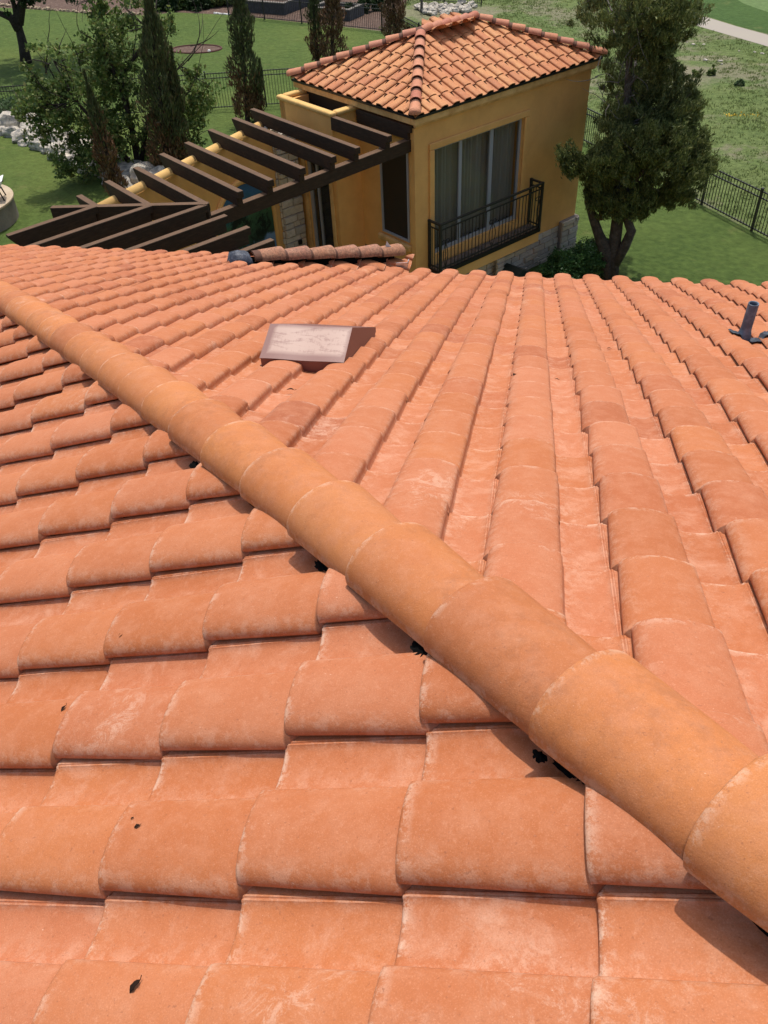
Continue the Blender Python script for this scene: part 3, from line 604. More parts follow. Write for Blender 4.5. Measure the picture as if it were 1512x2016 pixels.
# stone base under the front wall: real stones on mortar
def stones(mb, O, X, Zl, Zh, L, nrm, seed, hmin=.11, hmax=.2):
    r = random.Random(seed); z = Zl
    while z < Zh-.03:
        h = min(r.uniform(hmin, hmax), Zh-z); x = 0
        while x < L-.02:
            l = min(r.uniform(.18, .55), L-x)
            if L-x-l < .1: l = L-x
            g_ = .008; d = r.uniform(.02, .06)
            P = O+X*(x+g_)+UPZ*(z+g_); a = X*(l-2*g_); b = UPZ*(h-2*g_); q = .012
            V = [P, P+a, P+a+b, P+b, P+X*q+UPZ*q+nrm*d, P+a-X*q+UPZ*q+nrm*(d+r.uniform(-.01, .01)), P+a-X*q+b-UPZ*q+nrm*(d+r.uniform(-.01, .01)), P+X*q+b-UPZ*q+nrm*d]
            mb.add(V, [(4, 5, 6, 7), (0, 1, 5, 4), (1, 2, 6, 5), (2, 3, 7, 6), (3, 0, 4, 7)]); x += l
        z += h
mb = MB(); abox(mb, 0, LA, .02, .25, GR-.3, SB); core = mb
base = mb.build('stone_base', M['mortar'], pav)
mb = MB(); stones(mb, W(0, .02, 0), D1, GR-.3, SB, 5.15, -D2, 3); stones(mb, W(5.15, -.10, 0), D1, GR-.3, SB+.10, LA-5.15+.04, -D2, 4); mb2 = MB(); abox(mb2, 5.15, LA+.04, -.10, .02, GR-.3, SB+.10); mb2.build('stone_pier', M['mortar'], pav)
stones(mb, W(2.55, -.16, 0), D1, GR-.3, SB-.05, .28, -D2, 5)
mb.build('stone_veneer', M['stone'], pav)
mb = MB(); stones(mb, W(LA+.04, -.10, 0), D2, GR-.3, SB+.1, 4.0, D1, 9); mb.build('stone_veneer', M['stone'], pav)
# sliding window: frame > pane, curtain
fr = MB(); f0 = .07
for (a0, a1) in ((wa0, wa0+.06), (wa1-.06, wa1), (1.38, 1.47), (2.38, 2.49)): abox(fr, a0, a1, f0, f0+.07, wz0, wz1)
abox(fr, wa0, wa1, f0+.002, f0+.068, wz1-.06, wz1); abox(fr, wa0, wa1, f0+.002, f0+.068, wz0, wz0+.09)
win = fr.build('sliding_window', M['alu'], pav)
for a0, a1 in ((wa0+.06, 1.38), (1.47, 2.38), (2.49, wa1-.06)):
    m2 = MB(); abox(m2, a0, a1, f0+.03, f0+.038, wz0+.09, wz1-.06); m2.build('pane', M['glass'], win)
    m2 = MB(); V = []; n = 90; ph = random.uniform(0, 6)
    for k in range(n+1):
        a = a0-.05+(a1-a0+.10)*k/n
        for z in (wz0, wz1):
            b = f0+.22+.040*math.sin(a*46+ph+1.3*math.sin(a*7))+.022*math.sin(a*19+ph*2); V.append(W(a, b+.01*math.sin(z), z))
    m2.add(V, [(k*2, k*2+2, k*2+3, k*2+1) for k in range(n)]); m2.build('curtain', M['curtain'], win, smooth=True)
# narrow screened window in the left face
fr = MB()
for (b0, b1, z0, z1) in ((lb0, lb0+.05, lz0, lz1), (lb1-.05, lb1, lz0, lz1), (lb0+.05, lb1-.05, lz0, lz0+.05), (lb0+.05, lb1-.05, lz1-.05, lz1)): abox(fr, -.03, .05, b0, b1, z0, z1)
nw = fr.build('narrow_window', M['alu'], pav); m2 = MB(); abox(m2, .0, .01, lb0+.05, lb1-.05, lz0+.05, lz1-.05); m2.build('insect_screen', M['screen'], nw)
# glazed door on the bump-out
dz0 = GR+.25
fr = MB()
for (b0, b1, z0, z1) in ((2.2, 2.28, dz0, -1.2), (3.02, 3.12, dz0, -1.2), (2.28, 3.02, dz0, dz0+.28), (2.28, 3.02, -1.32, -1.2), (2.74, 2.80, dz0+.28, -1.32)): abox(fr, -.70, -.64, b0, b1, z0, z1)
dr = fr.build('glazed_door', M['alu'], pav); m2 = MB(); abox(m2, -.67, -.66, 2.28, 2.74, dz0+.28, -1.32); abox(m2, -.67, -.66, 2.80, 3.02, dz0+.28, -1.32); m2.build('pane', M['glass'], dr)
m2 = MB(); m2.tube([W(-.70, 2.33, -3.55), W(-.76, 2.33, -3.55), W(-.76, 2.43, -3.55)], .012, 6); m2.build('handle', M['galv'], dr)
m2 = MB(); abox(m2, -.5, -.48, 2.14, 3.12, dz0, -1.2); m2.build('door_backing', M['interior'], pav)
fr = MB(); abox(fr, -.79, -.742, 2.08, 2.2, GR, -1.1); abox(fr, -.79, -.742, 3.12, 3.24, GR, -1.1); abox(fr, -.79, -.742, 2.2, 3.12, -1.2, -1.1); o = fr.build('door_trim', M['cornice'], pav); bevel(o, .015, 2)
# balcony
ba0, ba1, bo, bz0, rz = .36, 3.84, .40, -3.42, -2.17
mb = MB(); abox(mb, ba0-.03, ba1+.03, -bo-.03, -.052, bz0, bz0+.09); fl_ = mb.build('balcony_floor', M['darkmetal'], pav)
mb = MB(); abox(mb, ba0, ba1, -bo+.03, -.052, bz0+.091, bz0+.105); mb.build('slate_paving', mat('slate', (.10, .085, .075), .8, noise=(5, 3, (.20, .14, .10), .45, .55)), fl_)
mb = MB(); abox(mb, ba0-.02, ba1+.02, -bo+.0, -.0, bz0-.26, bz0-.002); o = mb.build('balcony_corbel', M['stucco'], pav)
mb = MB()
for z, h, w_ in ((rz-.035, .035, .06), (rz-.16, .025, .03), (bz0+.16, .025, .03)):
    abox(mb, ba0-w_/2, ba1+w_/2, -bo-w_/2, -bo+w_/2, z, z+h); abox(mb, ba0-w_/2, ba0+w_/2, -bo+w_/2, -.0, z, z+h); abox(mb, ba1-w_/2, ba1+w_/2, -bo+w_/2, -.0, z, z+h)
rail = mb.build('balcony_railing', M['iron'], pav)
for a, b in ((ba0, -bo), (ba1, -bo), (ba0, -.03), (ba1, -.03)):
    m2 = MB(); abox(m2, a-.028, a+.028, b-.028, b+.028, bz0+.09, rz+.01); m2.build('post', M['iron'], rail)
nb = 30
for k in range(1, nb):
    a = ba0+(ba1-ba0)*k/nb
    if abs(a-2.1) < .13 or k in (1, 2, nb-1): continue
    m2 = MB(); m2.tube([W(a, -bo, bz0+.10), W(a, -bo, rz-.15)], .011, 5); m2.build('baluster', M['iron'], rail)
for a in (ba0, ba1):
    for b in (-.12, -.21, -.30):
        m2 = MB(); m2.tube([W(a, b, bz0+.10), W(a, b, rz-.15)], .011, 5); m2.build('baluster', M['iron'], rail)
def scroll(ca, cz, hgt, wd, flip=1):
    m2 = MB()
    for sgn in (-1, 1):
        pts = [W(ca+sgn*(wd*math.sin(math.pi*t)), -bo, cz-hgt/2+hgt*t) for t in np.linspace(0, 1, 14)]
        cx = ca+sgn*.075; pts2 = [W(cx+.075*(1-.7*t)*math.cos(math.pi*(1 if sgn > 0 else 0)+sgn*(-1)*t*5.2), -bo, cz+hgt/2+.0+.075*(1-.7*t)*math.sin(t*5.2)) for t in np.linspace(0, 1, 16)]
        m2.tube(pts, .010, 5); m2.tube(pts2, .010, 5)
    m2.tube([W(ca, -bo, bz0+.1), W(ca, -bo, rz-.15)], .009, 5); m2.build('scroll_ornament', M['iron'], rail)
scroll(2.10, -2.95, .62, .11); scroll(ba0+.17, -2.95, .62, .07); scroll(ba1-.09, -2.85, .6, .05)
# hip roof
EZ = .20; oh = .17; a0, a1, b0, b1 = -oh, LA+oh, -oh, LB+oh; rb = (b0+b1)/2; run = (b1-b0)/2
E00, E10, E01, E11 = W(a0, b0, EZ), W(a1, b0, EZ), W(a0, b1, EZ), W(a1, b1, EZ); A0, A1 = W(a0+run, rb, EZ+run*TS), W(a1-run, rb, EZ+run*TS)
h45 = lambda s1, s2: (D1*s1+D2*s2)/2**.5
TWs, TLs = TW, TL_
nrow = 6; TLp = run/CS/nrow
def pslope(O_eave_left, evh, L, cuts):
    # generic tile size squeezed to the roof with its own exposure
    global P_LO, TL_, TW
    keep = TL_, P_LO, TW
    V, F, A, Pn, Sm = P_LO; V = V.copy(); V[:, 1] *= TLp/TL_; V[:, 0] *= .345/TW; V[:, 2] *= 1.15; P_LO = (V, F, A, Pn, Sm); TL_ = TLp; TW = .345
    ev = np.array([evh[0]*CS, evh[1]*CS, -SN]); O = O_eave_left-ev*(nrow*TLp)
    ncol = int(math.ceil(L/.345))
    o = tile_field('roof_slope', M['ptile'], pav, O, evh, range(-1, ncol+1), range(0, nrow+1), cuts, lambda p: False, zoff=.03, jit=.7); smooth_by_angle(o, 45)
    TL_, P_LO, TW = keep; return o
# evh=-D2: ex = -D1 ; so column 0 starts at E10
pslope(E10, -D2, a1-a0, [(E00, h45(-1, 1)), (E10, h45(1, 1)), (E10, D1)])
pslope(E00, -D1, b1-b0, [(E00, h45(1, -1)), (E01, h45(1, 1))])
pslope(E01, D2, a1-a0, [(E01, h45(-1, -1)), (E11, h45(1, -1))])
pslope(E11, D1, b1-b0, [(E11, h45(-1, 1)), (E10, h45(-1, -1))])
mb = MB(); dz = UPZ*-.03; mb.add([E00+dz, E10+dz, E11+dz, E01+dz, A0+dz, A1+dz], [(0, 1, 5, 4), (1, 2, 5), (2, 3, 4, 5), (3, 0, 4)]); pdeck = mb.build('roof_deck', M['membrane'], pav)
def caps(Pl, Ph, n, closed=True, hw=.13):
    d = Ph-Pl; L = np.linalg.norm(d)
    for k in range(n):
        cap_tile(Pl+d*(k/n)+UPZ*.05, d, UPZ, M['pcap'], pdeck, L=L/n*1.12, hw=hw, h=.11, closed=(closed and k == 0), tilt=.03, seg=10)
caps(E00-h45(1, 1)*.0, A0, 8); caps(E10, A1, 8); caps(E01, A0, 8); caps(E11, A1, 8); caps(A1, A0, 6, closed=True)

# ================================================================ PERGOLA
pg = thing('pergola', W(-4, 1, GR), 'dark stained timber pergola of long joists turning a corner beside the pavilion', 'pergola')
pz = lambda a: -.055+.03*a
JH, JW = .275, .125
def joist(p0, p1, lab=None):       # p0 notched near end (a,b), p1 far end raked; both at top level
    A_, B_ = W(p0[0], p0[1], p0[2]), W(p1[0], p1[1], p1[2]); d = B_-A_; L = np.linalg.norm(d[:2]); dh = d/L; n = np.array([dh[1], -dh[0], 0]); mb = MB()
    pr = [(0, 0), (0, -.13), (.07, -.13), (.07, -JH), (L-.16 if len(p1) < 4 else L, -JH), (L, -.05 if len(p1) < 4 else -JH), (L, 0)]
    P = [A_+dh*x+UPZ*z-n*JW/2+np.array([0, 0, 0]) for x, z in pr]; mb.prism(P, n*JW)
    o = mb.build('joist', M['wood'], pg); bevel(o, .006, 1)
    if lab: o['label'] = lab
near_a = [-.06, -.72, -1.57, -2.19, -2.96, -3.72, -4.42, -5.16]
far_b = [1.85, 1.93, 3.86, 3.67, 3.45, 3.17, 3.01, 2.75]
for k, (a, b) in enumerate(zip(near_a, far_b)):
    p0 = (a, .0 if k else .05, pz(a)); joist(p0, (a, b, pz(a)) if k > 1 else (a, b, pz(a), 1))
for a, b in ((-5.90, 2.55), (-6.61, 2.32)): joist((a, -.1-a-5.0+.06, pz(a)), (a, b, pz(a)))
zz = pz(-5.5)+.0
# diagonal
dA, dB = W(-5.12, .02, zz+.012), W(-7.25, 2.12, zz-.02); d = dB-dA; L = np.linalg.norm(d); d /= L; n = np.array([d[1], -d[0], 0]); mb = MB()
mb.prism([dA-n*.06, dA-n*.06-UPZ*JH, dB-n*.06-UPZ*JH, dB-n*.06-UPZ*.0], n*.12); o = mb.build('diagonal_joist', M['wood'], pg)
for k, b in enumerate((1.50, .76, .03, -.66, -1.38, -2.11, -2.8)):
    a_r = -5.16 if b < .1 else -5.16-(b-.02)
    joist((a_r, b, zz), (-8.35, b, zz-.03), 'greyer joist' if k in (3, 4) else None)
mb = MB(); bh = .26
mb.prism([W(.03, .10, pz(0)-JH-.004), W(-5.75, .10, pz(-5.75)-JH-.004), W(-5.75, .10, pz(-5.75)-JH-bh), W(.03, .10, pz(0)-JH-bh)], D2*.16); o = mb.build('beam', M['wood'], pg); bevel(o, .006, 1)
mb = MB(); abox(mb, -5.62, -5.46, -3.3, .092, zz-JH-bh, zz-JH-.006); o = mb.build('beam', M['wood'], pg); bevel(o, .006, 1)
for a, b in ((-5.62, -3.25), (-8.1, 1.25)):
    mb = MB(); abox(mb, a, a+.18, b, b+.18, GR, zz-JH-bh-.002 if b < 0 else zz-JH-.004); mb.build('post', M['wood'], pg)
# ochre garden wall with rounded yellow coping and the painted arch
wd = W(-7.05, 1.74)-W(-1.43, 3.42); wd[2] = 0; WL = np.linalg.norm(wd); wd /= WL; wn = np.array([wd[1], -wd[0], 0]); wn = wn if np.dot(wn, -D2) > 0 else -wn
gw = thing('garden_wall', W(-4, 2.6, GR), 'ochre stucco garden wall with rounded yellow top running under the pergola joists', 'wall')
O = W(-1.43, 3.42, 0); ztop0, ztop1 = -.36, -.52
mb = MB(); mb.prism([O+UPZ*(ztop0-.05), O+wd*WL+UPZ*(ztop1-.05), O+wd*WL+UPZ*GR, O+UPZ*GR], -wn*.26); mb.build('wall_body', M['stucco'], gw)
mb = MB(); mb.tube([O-wn*.13+UPZ*(ztop0-.05), O+wd*(WL+.05)-wn*.13+UPZ*(ztop1-.05)], .125, 16); o = mb.build('coping', M['coping'], gw, smooth=True)
ac, ar = 1.32, 1.0
def wp(s, z, off=.0): return O+wd*s+wn*off+UPZ*z
mb = MB(); arc = [wp(ac+ar*math.cos(t), -2.30+ar*.98*math.sin(t), .012) for t in np.linspace(0, math.pi, 25)]; poly = [wp(ac+ar, GR+.3, .012)]+arc+[wp(ac-ar, GR+.3, .012)]
mb.add(poly, [tuple(range(len(poly)))]); 
mu = mb.build('painted_arch', M['mural'], gw); mu['label'] = 'arched blue and green landscape painting on the garden wall'
mu.data.transform(Matrix.Translation(Vector(np.array(gw['wl'])-np.array([0, 0, K[2]]))*0))
mb = MB(); rr_ = [wp(ac+(ar+.06)*math.cos(t), -2.30+(ar+.06)*.98*math.sin(t), .02) for t in np.linspace(0, math.pi, 25)]
mb.tube([wp(ac+ar+.06, GR, .02)]+rr_+[wp(ac-ar-.06, GR, .02)], .07, 8); mb.build('arch_trim', M['stucco'], gw, smooth=True)
# limestone chimney pier between door and wall
sp = thing('stone_pier', W(-1.1, 3.5, GR), 'narrow limestone pier between the glazed door and the ochre garden wall', 'pier')
mb = MB(); abox(mb, -1.42, -.80, 3.36, 3.9, GR, -.62); mb.build('pier_core', M['mortar'], sp)
mb = MB(); stones(mb, W(-1.42, 3.36, 0), D1, GR, -.62, .62, -D2, 11, .12, .24); stones(mb, W(-1.42, 3.9, 0), -D2, GR, -.62, .54, -D1, 12, .12, .24); mb.build('stone_veneer', M['stone'], sp)
mb = MB(); abox(mb, -1.1, -.98, 3.29, 3.3, -3.35, -3.23); mb.build('outlet_cover', M['darkmetal'], sp)
for j, (a, b, z, r_s) in enumerate(((-1.30, 3.5, -.60, .14), (-1.05, 3.62, -.60, .16), (-.92, 3.45, -.61, .10), (-1.62, 3.28, -.42, .09))): rock('cap_stone', W(a, b, z), r_s, M['boulder'], parent=sp, seed=70+j)
# low dark bulkhead roof against the stone base
bk = thing('bulkhead', W(3.2, -.5, GR), 'low dark green gabled bulkhead roof at the foot of the stone wall', 'bulkhead')
mb = MB(); P = lambda a, b, z: W(a, b, z)
mb.prism([P(2.25, -.75, -4.45), P(2.95, -.75, -4.05), P(3.65, -.75, -4.45)], D2*.58); mb.build('cover', mat('dark_green_metal', (.018, .026, .02), .5), bk)
mb = MB(); abox(mb, 2.32, 3.58, -.72, -.18, GR, -4.45); mb.build('box', M['block'], bk)

# ================================================================ GROUND
def sheet(name, pts, z, m, label=None):
    V = [(x, y, -GZ+z) for x, y in pts]; mb = MB(); mb.add(V, [tuple(range(len(V)))])
    o = mb.build(name, m); bm = bmesh.new(); bm.from_mesh(o.data); bmesh.ops.recalc_face_normals(bm, faces=bm.faces)
    for f in bm.faces:
        if f.normal.z < 0: f.normal_flip()
    bm.to_mesh(o.data); bm.free(); o['kind'] = 'structure'; return o
sheet('ground', [(-500, -500), (500, -500), (500, 500), (-500, 500)], 0, M['meadow'])
FR0, FRd = np.array([6.14, 24.03]), np.array([-1.17, 1.83]); FRd = FRd/np.linalg.norm(FRd)
FL0, FLd = np.array([-10.82, 35.26]), np.array([2.27, .54]); FLd = FLd/np.linalg.norm(FLd)
X_ = np.array([-2.33, 37.28]); FC = np.array([-8.72, 47.97])
sheet('lawn', [(-45, 27.1), (-45, -20), (34, -20), tuple(FR0-FRd*52), tuple(X_)], .004, M['lawn'])
sheet('lawn', [(-60, 54), (-60, 23.5), (-45, 27.1), tuple(X_), tuple(FC), (-11, 49), (-15, 50.6), (-18.5, 52.1), (-22, 52.9), (-24, 52.3), (-27, 52.7), (-31, 54), (-40, 56)], .004, M['lawn']).name = 'lawn'
sheet('garden_ground', [(-60, 54.1), (-40, 56.1), (-31, 54.1), (-27, 52.8), (-24, 52.4), (-22, 53), (-18.5, 52.2), (-15, 50.7), (-11, 49.1), (-8.7, 48.1), (-8, 75), (-60, 75)], .006, M['mulch'])
up = [(1335, 21), (1368, 28), (1395, 35), (1450, 52), (1512, 69)]; lo = [(1512, 92), (1375, 52), (1335, 38), (1290, 30)]
g2 = lambda p: tuple(gnd(*p)[:2])
pa_ = [g2((1250, 12))]+[g2(p) for p in up]+[(22, 26.5), (24, 22), (22.5, 21), (20, 25)]+[g2(p) for p in lo]
sheet('path', pa_, .008, M['path'])
sheet('golf_rough', [g2((1250, 10)), g2((1335, 19)), g2((1368, 26)), g2((1395, 33)), g2((1450, 50)), g2((1512, 67)), (22.2, 26.8), (40, 0), (140, 0), (140, 140), (5.5, 140)], .005, M['rough'])
sheet('fairway', [(9.0, 60), (10.2, 53.6), (12, 49.5), (16, 44), (30, 30), (60, 0), (130, 0), (130, 130), (9, 130)], .011, M['fairway'])
sheet('mulch_ring', [(-17.75+1.3*math.cos(t), 44.4+.8*math.sin(t)) for t in np.linspace(0, 6.28, 30)[:-1]], .012, M['mulch'])
mb = MB(); mb.tube([(-17.75+1.33*math.cos(t), 44.4+.83*math.sin(t), -GZ+.02) for t in np.linspace(0, 6.283, 40)], .045, 6); tag(mb.build('bed_edging', mat('red_edging', (.10, .035, .028), .9), loc=(-17.6, 44.4, -GZ)), 'dark red edging ring around the mulch bed on the far lawn', 'edging')

ORD = ['first', 'second', 'third', 'fourth', 'fifth', 'sixth', 'seventh', 'eighth', 'ninth', 'tenth', 'eleventh', 'twelfth', 'thirteenth', 'fourteenth', 'fifteenth', 'sixteenth', 'seventeenth', 'eighteenth', 'nineteenth', 'twentieth']+['twenty-'+x for x in ('first', 'second', 'third', 'fourth', 'fifth', 'sixth', 'seventh', 'eighth', 'ninth')]
# ---------------------------------------------------------------- rocks
line = [(0, 262), (60, 285), (110, 310), (165, 338), (240, 372), (300, 395)]
lp = [gnd(*p) for p in line]; lp = [lp[0]+(lp[0]-lp[1])*1.2]+lp
k = 0
for i in range(len(lp)-1):
    seg = lp[i+1]-lp[i]; n_ = max(2, int(np.linalg.norm(seg)/.62)); pn = np.array([-seg[1], seg[0], 0])/np.linalg.norm(seg)
    pn = pn if pn[1] > 0 else -pn
    for j in range(n_):
        for row in range(3):
            P = lp[i]+seg*((j+.3*row+rng.normal()*.1)/n_)+pn*(.1+row*.52+rng.normal()*.06); P[2] = -GZ+row*.10
            rock('boulder', P, (.46, .58, .42)[row]*rng.uniform(.75, 1.2), M['boulder'], ORD[k//3]+' boulder from the left in '+('the front row of the rock border', 'the middle row of the rock border', 'the back row of the rock border')[row], 'boulder', ('white boulders along the lawn edge', 'grey boulders in the middle of the rock border', 'boulders at the back of the rock border')[row], seed=k, flat=.62); k += 1
# rubble heap behind the pavilion roof
for j in range(70):
    P = gnd(rng.uniform(822, 930), rng.uniform(13, 30)); P += np.array([rng.normal()*.2, rng.normal()*.5, 0]); h = max(0, 1-abs((P[0]+6.1)/2.2)); P[2] += h*.12
    rock('rubble_stone', P, rng.uniform(.12, .32), M['boulder'], 'pale rubble stone in the heap beyond the pavilion roof', 'stone', 'rubble stones heaped beyond the pavilion', seed=500+j)
for j, (x, y) in enumerate(((1352, 84), (1365, 88), (1372, 91), (1420, 127), (1417, 121), (1455, 101), (1485, 103), (1500, 106), (1388, 119), (1385, 88))):
    rock('field_stone', gnd(x, y), rng.uniform(.05, .13), M['boulder'], 'small pale stone in the meadow, '+ORD[j]+' of the ten strewn between tree and path', 'stone', 'stones in the meadow', seed=900+j, flat=.4)
# ---------------------------------------------------------------- fences
def fence(P0, d, n, step, H, label, skip_first=False, gap=.115, name='iron_fence'):
    ft = thing(name, (P0[0], P0[1], -GZ), label, 'fence'); d = np.array([d[0], d[1], 0.]); nn = np.array([-d[1], d[0], 0])
    for k in range(n+1):
        P = np.array([P0[0], P0[1], -GZ])+d*step*k
        mb = MB(); mb.box(P-d*.03-nn*.03, d*.06, nn*.06, UPZ*(H+.06)); mb.box(P-d*.036-nn*.036+UPZ*(H+.06), d*.072, nn*.072, UPZ*.02); mb.build('fence_post', M['iron'], ft)
        if k == n: break
        mb = MB()
        for z in (H-.03, H-.2, .08): mb.box(P+d*.03-nn*.015+UPZ*z, d*(step-.06), nn*.03, UPZ*.03)
        m_ = int(step/gap)
        for j in range(1, m_):
            q = P+d*step*j/m_; mb.box(q-d*.0085-nn*.0085+UPZ*.05, d*.017, nn*.017, UPZ*(H-.03))
        mb.build('fence_panel', M['iron'], ft)
    return ft
fence(FR0-FRd*2.17*5, FRd, 12, 2.17, 1.15, 'black iron picket fence along the right edge of the lawn beyond the cedar')
fence(X_-FLd*2.33*16, FLd, 16, 2.33, 1.38, 'black iron picket fence crossing the lawn behind the cypresses')
v = X_-FC; L = np.linalg.norm(v); fence(FC, v/L, 5, L/5, 1.2, 'black iron fence running from the far corner towards the pavilion')
v = FC-np.array([-18.4, 51.9]); L = np.linalg.norm(v); fence((-18.4, 51.9), v/L, 4, L/4, 1.2, 'black iron fence in front of the raised garden boxes beyond the lawn')
fence((-15, 57.5), (.955, -.297), 5, 2.3, 1.3, 'black iron fence behind the raised garden boxes, farthest of all')
# ---------------------------------------------------------------- far garden: raised beds, plants, edging
def planter(P, a, L, Wd, H, label):
    t_ = thing('raised_bed', P, label, 'planter', 'raised garden boxes'); ca, sa = math.cos(a), math.sin(a); X = np.array([ca, sa, 0]); Y = np.array([-sa, ca, 0]); P = np.array(P)
    mb = MB(); mb.box(P, X*L, Y*.2, UPZ*H); mb.box(P+Y*(Wd-.2), X*L, Y*.2, UPZ*H); mb.box(P+Y*.2, X*.2, Y*(Wd-.4), UPZ*H); mb.box(P+Y*.2+X*(L-.2), X*.2, Y*(Wd-.4), UPZ*H); mb.build('block_wall', M['block'], t_)
    mb = MB()
    for A_, B_, Lx, Ly in ((P, X, L, .2), (P+Y*(Wd-.2), X, L, .2)): mb.box(A_+UPZ*H-X*.02-Y*.02, X*(L+.04), Y*.24, UPZ*.05)
    mb.box(P+Y*.22+UPZ*H, X*.2, Y*(Wd-.44), UPZ*.05); mb.box(P+Y*.22+X*(L-.2)+UPZ*H, X*.2, Y*(Wd-.44), UPZ*.05); mb.build('block_cap', M['edging'] if False else mat('block_cap', (.20, .18, .155), .95), t_)
    mb = MB(); mb.box(P+X*.2+Y*.2, X*(L-.4), Y*(Wd-.4), UPZ*(H-.12)); mb.build('soil', M['mulch'], t_)
planter((-18.0, 53.0, -GZ), -.33, 3.1, 2.6, .55, 'dark block raised bed of brown soil left of the others')
planter((-15.9, 55.6, -GZ), -.33, 3.0, 1.6, .7, 'farther dark block raised bed behind the first one')
planter((-13.4, 51.2, -GZ), -.33, 2.6, 1.6, .5, 'dark block raised bed between the two cypresses at the top')
mb = MB()
ed = [(-38, 56.6), (-31, 54.05), (-27, 52.75), (-24, 52.35)]
for i in range(3):
    a, b = np.array(ed[i]), np.array(ed[i+1]); L = np.linalg.norm(b-a); n_ = int(L/.33)
    for j in range(n_):
        q = a+(b-a)*(j+.5)/n_+rng.normal(size=2)*.03; rock('edging_stone', (q[0], q[1], -GZ), .17*rng.uniform(.8, 1.1), M['edging'], 'tan edging stone in the row along the far mulch bed', 'edging stone', 'tan stones edging the far mulch bed', seed=j+i*60, flat=.7)
for j in range(9):
    P = gnd(423+j*3.4, 27+.25*j); rock('white_stone', P, .10, mat('white_stone', (.7, .69, .66), .9) if j == 0 else bpy.data.materials['white_stone'], 'small white stone in the row at the far bed edge', 'stone', 'white stones in a row at the far bed edge', seed=j+40)
rock('garden_stone', gnd(412, 103), .13, bpy.data.materials['white_stone'], 'white stone lying in the mulch ring on the far lawn', 'stone', seed=5)
wf = thing('white_fence', (-27, 58, -GZ), 'cream picket fence at the very top left beyond the mulch bed', 'fence')
mb = MB(); a, b = np.array([-36, 61.0]), np.array([-23, 56.6]); L = np.linalg.norm(b-a); dd = (b-a)/L; d3 = np.array([dd[0], dd[1], 0])
for z in (.3, .8): mb.box((a[0], a[1], -GZ+z), d3*L, np.array([-dd[1], dd[0], 0])*.04, UPZ*.08)
for j in range(int(L/.16)): mb.box(np.array([a[0], a[1], -GZ+.05])+d3*.16*j-np.array([-dd[1], dd[0], 0])*.02, d3*.1, np.array([-dd[1], dd[0], 0])*.018, UPZ*1.0)
mb.build('pickets', mat('cream_paint', (.55, .48, .36), .8), wf)

# ---------------------------------------------------------------- foliage
def rand_dirs(n):
    v = rng.normal(size=(n, 3)); return v/np.linalg.norm(v, axis=1, keepdims=True)
def leaves(name, m, parent, P, size, aspect=.5, N=None, spread=1.0, kite=False):
    """P (n,3) centres; every leaf a small pointed quad with its own tilt"""
    n = len(P); a = rand_dirs(n) if N is None else N+rng.normal(size=(n, 3))*spread; a /= np.linalg.norm(a, axis=1, keepdims=True)
    b = np.cross(a, rand_dirs(n)); b /= np.linalg.norm(b, axis=1, keepdims=True)+1e-9; s = size*rng.uniform(.6, 1.35, n)[:, None]
    V = np.stack([P-a*s*.5, P+b*s*aspect*.5, P+a*s*.55, P-b*s*aspect*.5], 1).reshape(-1, 3); Q = np.arange(4*n).reshape(n, 4)
    return fastmesh(name, V, Q, m, parent)
def blob(c, r, n, shell=.55, sq=(1, 1, .85)):
    d = rand_dirs(n); q = rng.uniform(shell, 1, n)**.6; lump = 1+.22*np.sin(d[:, 0]*5+c[0]*3)+.18*np.sin(d[:, 1]*6+c[1]*5)+.15*np.sin(d[:, 2]*7+c[0])
    return np.asarray(c)+d*(q*lump*r)[:, None]*np.array(sq)
def clumps(c, r, nclump, per, cr, sq=(1, 1, .85)):
    cs = blob(c, r, nclump, .25, sq); out = []
    for q in cs: out.append(blob(q, cr*rng.uniform(.6, 1.3), per, .2, (1, 1, .8)))
    return np.concatenate(out)
def limb(mb, A_, B_, r0, r1, bend=.1, seg=6, n=7):
    A_, B_ = np.asarray(A_, float), np.asarray(B_, float); L = np.linalg.norm(B_-A_); o1 = rng.normal(size=3)*bend*L; pts = []
    for t in np.linspace(0, 1, seg+1): pts.append(A_+(B_-A_)*t+o1*math.sin(math.pi*t)+rng.normal(size=3)*bend*L*.08*(0 < t < 1))
    mb.tube(pts, [r0+(r1-r0)*t for t in np.linspace(0, 1, seg+1)], n); return pts
# big cedar at the pavilion's right corner
CB = gnd(1205, 548); CD = math.hypot(CB[0], CB[1])
cedar = thing('cedar_tree', CB, 'tall dark cedar with twisted split trunk at the right corner of the pavilion', 'tree')
blobs = [(1180, -60, 55, 2.8), (1240, -70, 90, .9), (1190, -5, 58, 3.0), (1250, 30, 85, 0), (1310, 15, 62, -.4), (1345, 45, 34, .5), (1238, 100, 60, 2.6), (1275, 60, 50, .4), (1290, 95, 50, .2), (1236, 170, 50, 1.9), (1270, 170, 46, .9), (1325, 170, 34, .3), (1226, 215, 34, 1.2), (1345, 235, 30, .2), (1376, 296, 15, .1), (1255, 200, 36, .6), (1218, 250, 44, .9), (1250, 255, 48, -.3), (1295, 215, 44, .5), (1335, 225, 32, 0),
         (1290, 290, 56, -.6), (1345, 285, 40, .4), (1225, 315, 62, 0), (1300, 350, 50, .6), (1355, 345, 42, -.3), (1380, 330, 18, .3), (1190, 340, 34, -.4), (1150, 322, 13, -.6), (1115, 318, 15, -.7), (1128, 335, 12, -.7), (1172, 374, 18, -.2), (1240, 370, 40, .6), (1335, 385, 24, .2), (1285, 395, 22, .3), (1265, 418, 10, .1), (1200, 392, 24, .5), (1218, 408, 26, -.5), (1252, 402, 26, -.4), (1180, 400, 20, -.4), (1310, 300, 40, -.9), (1250, 300, 50, -1.0), (1200, 330, 40, -1.0)]
P = []; tips = []
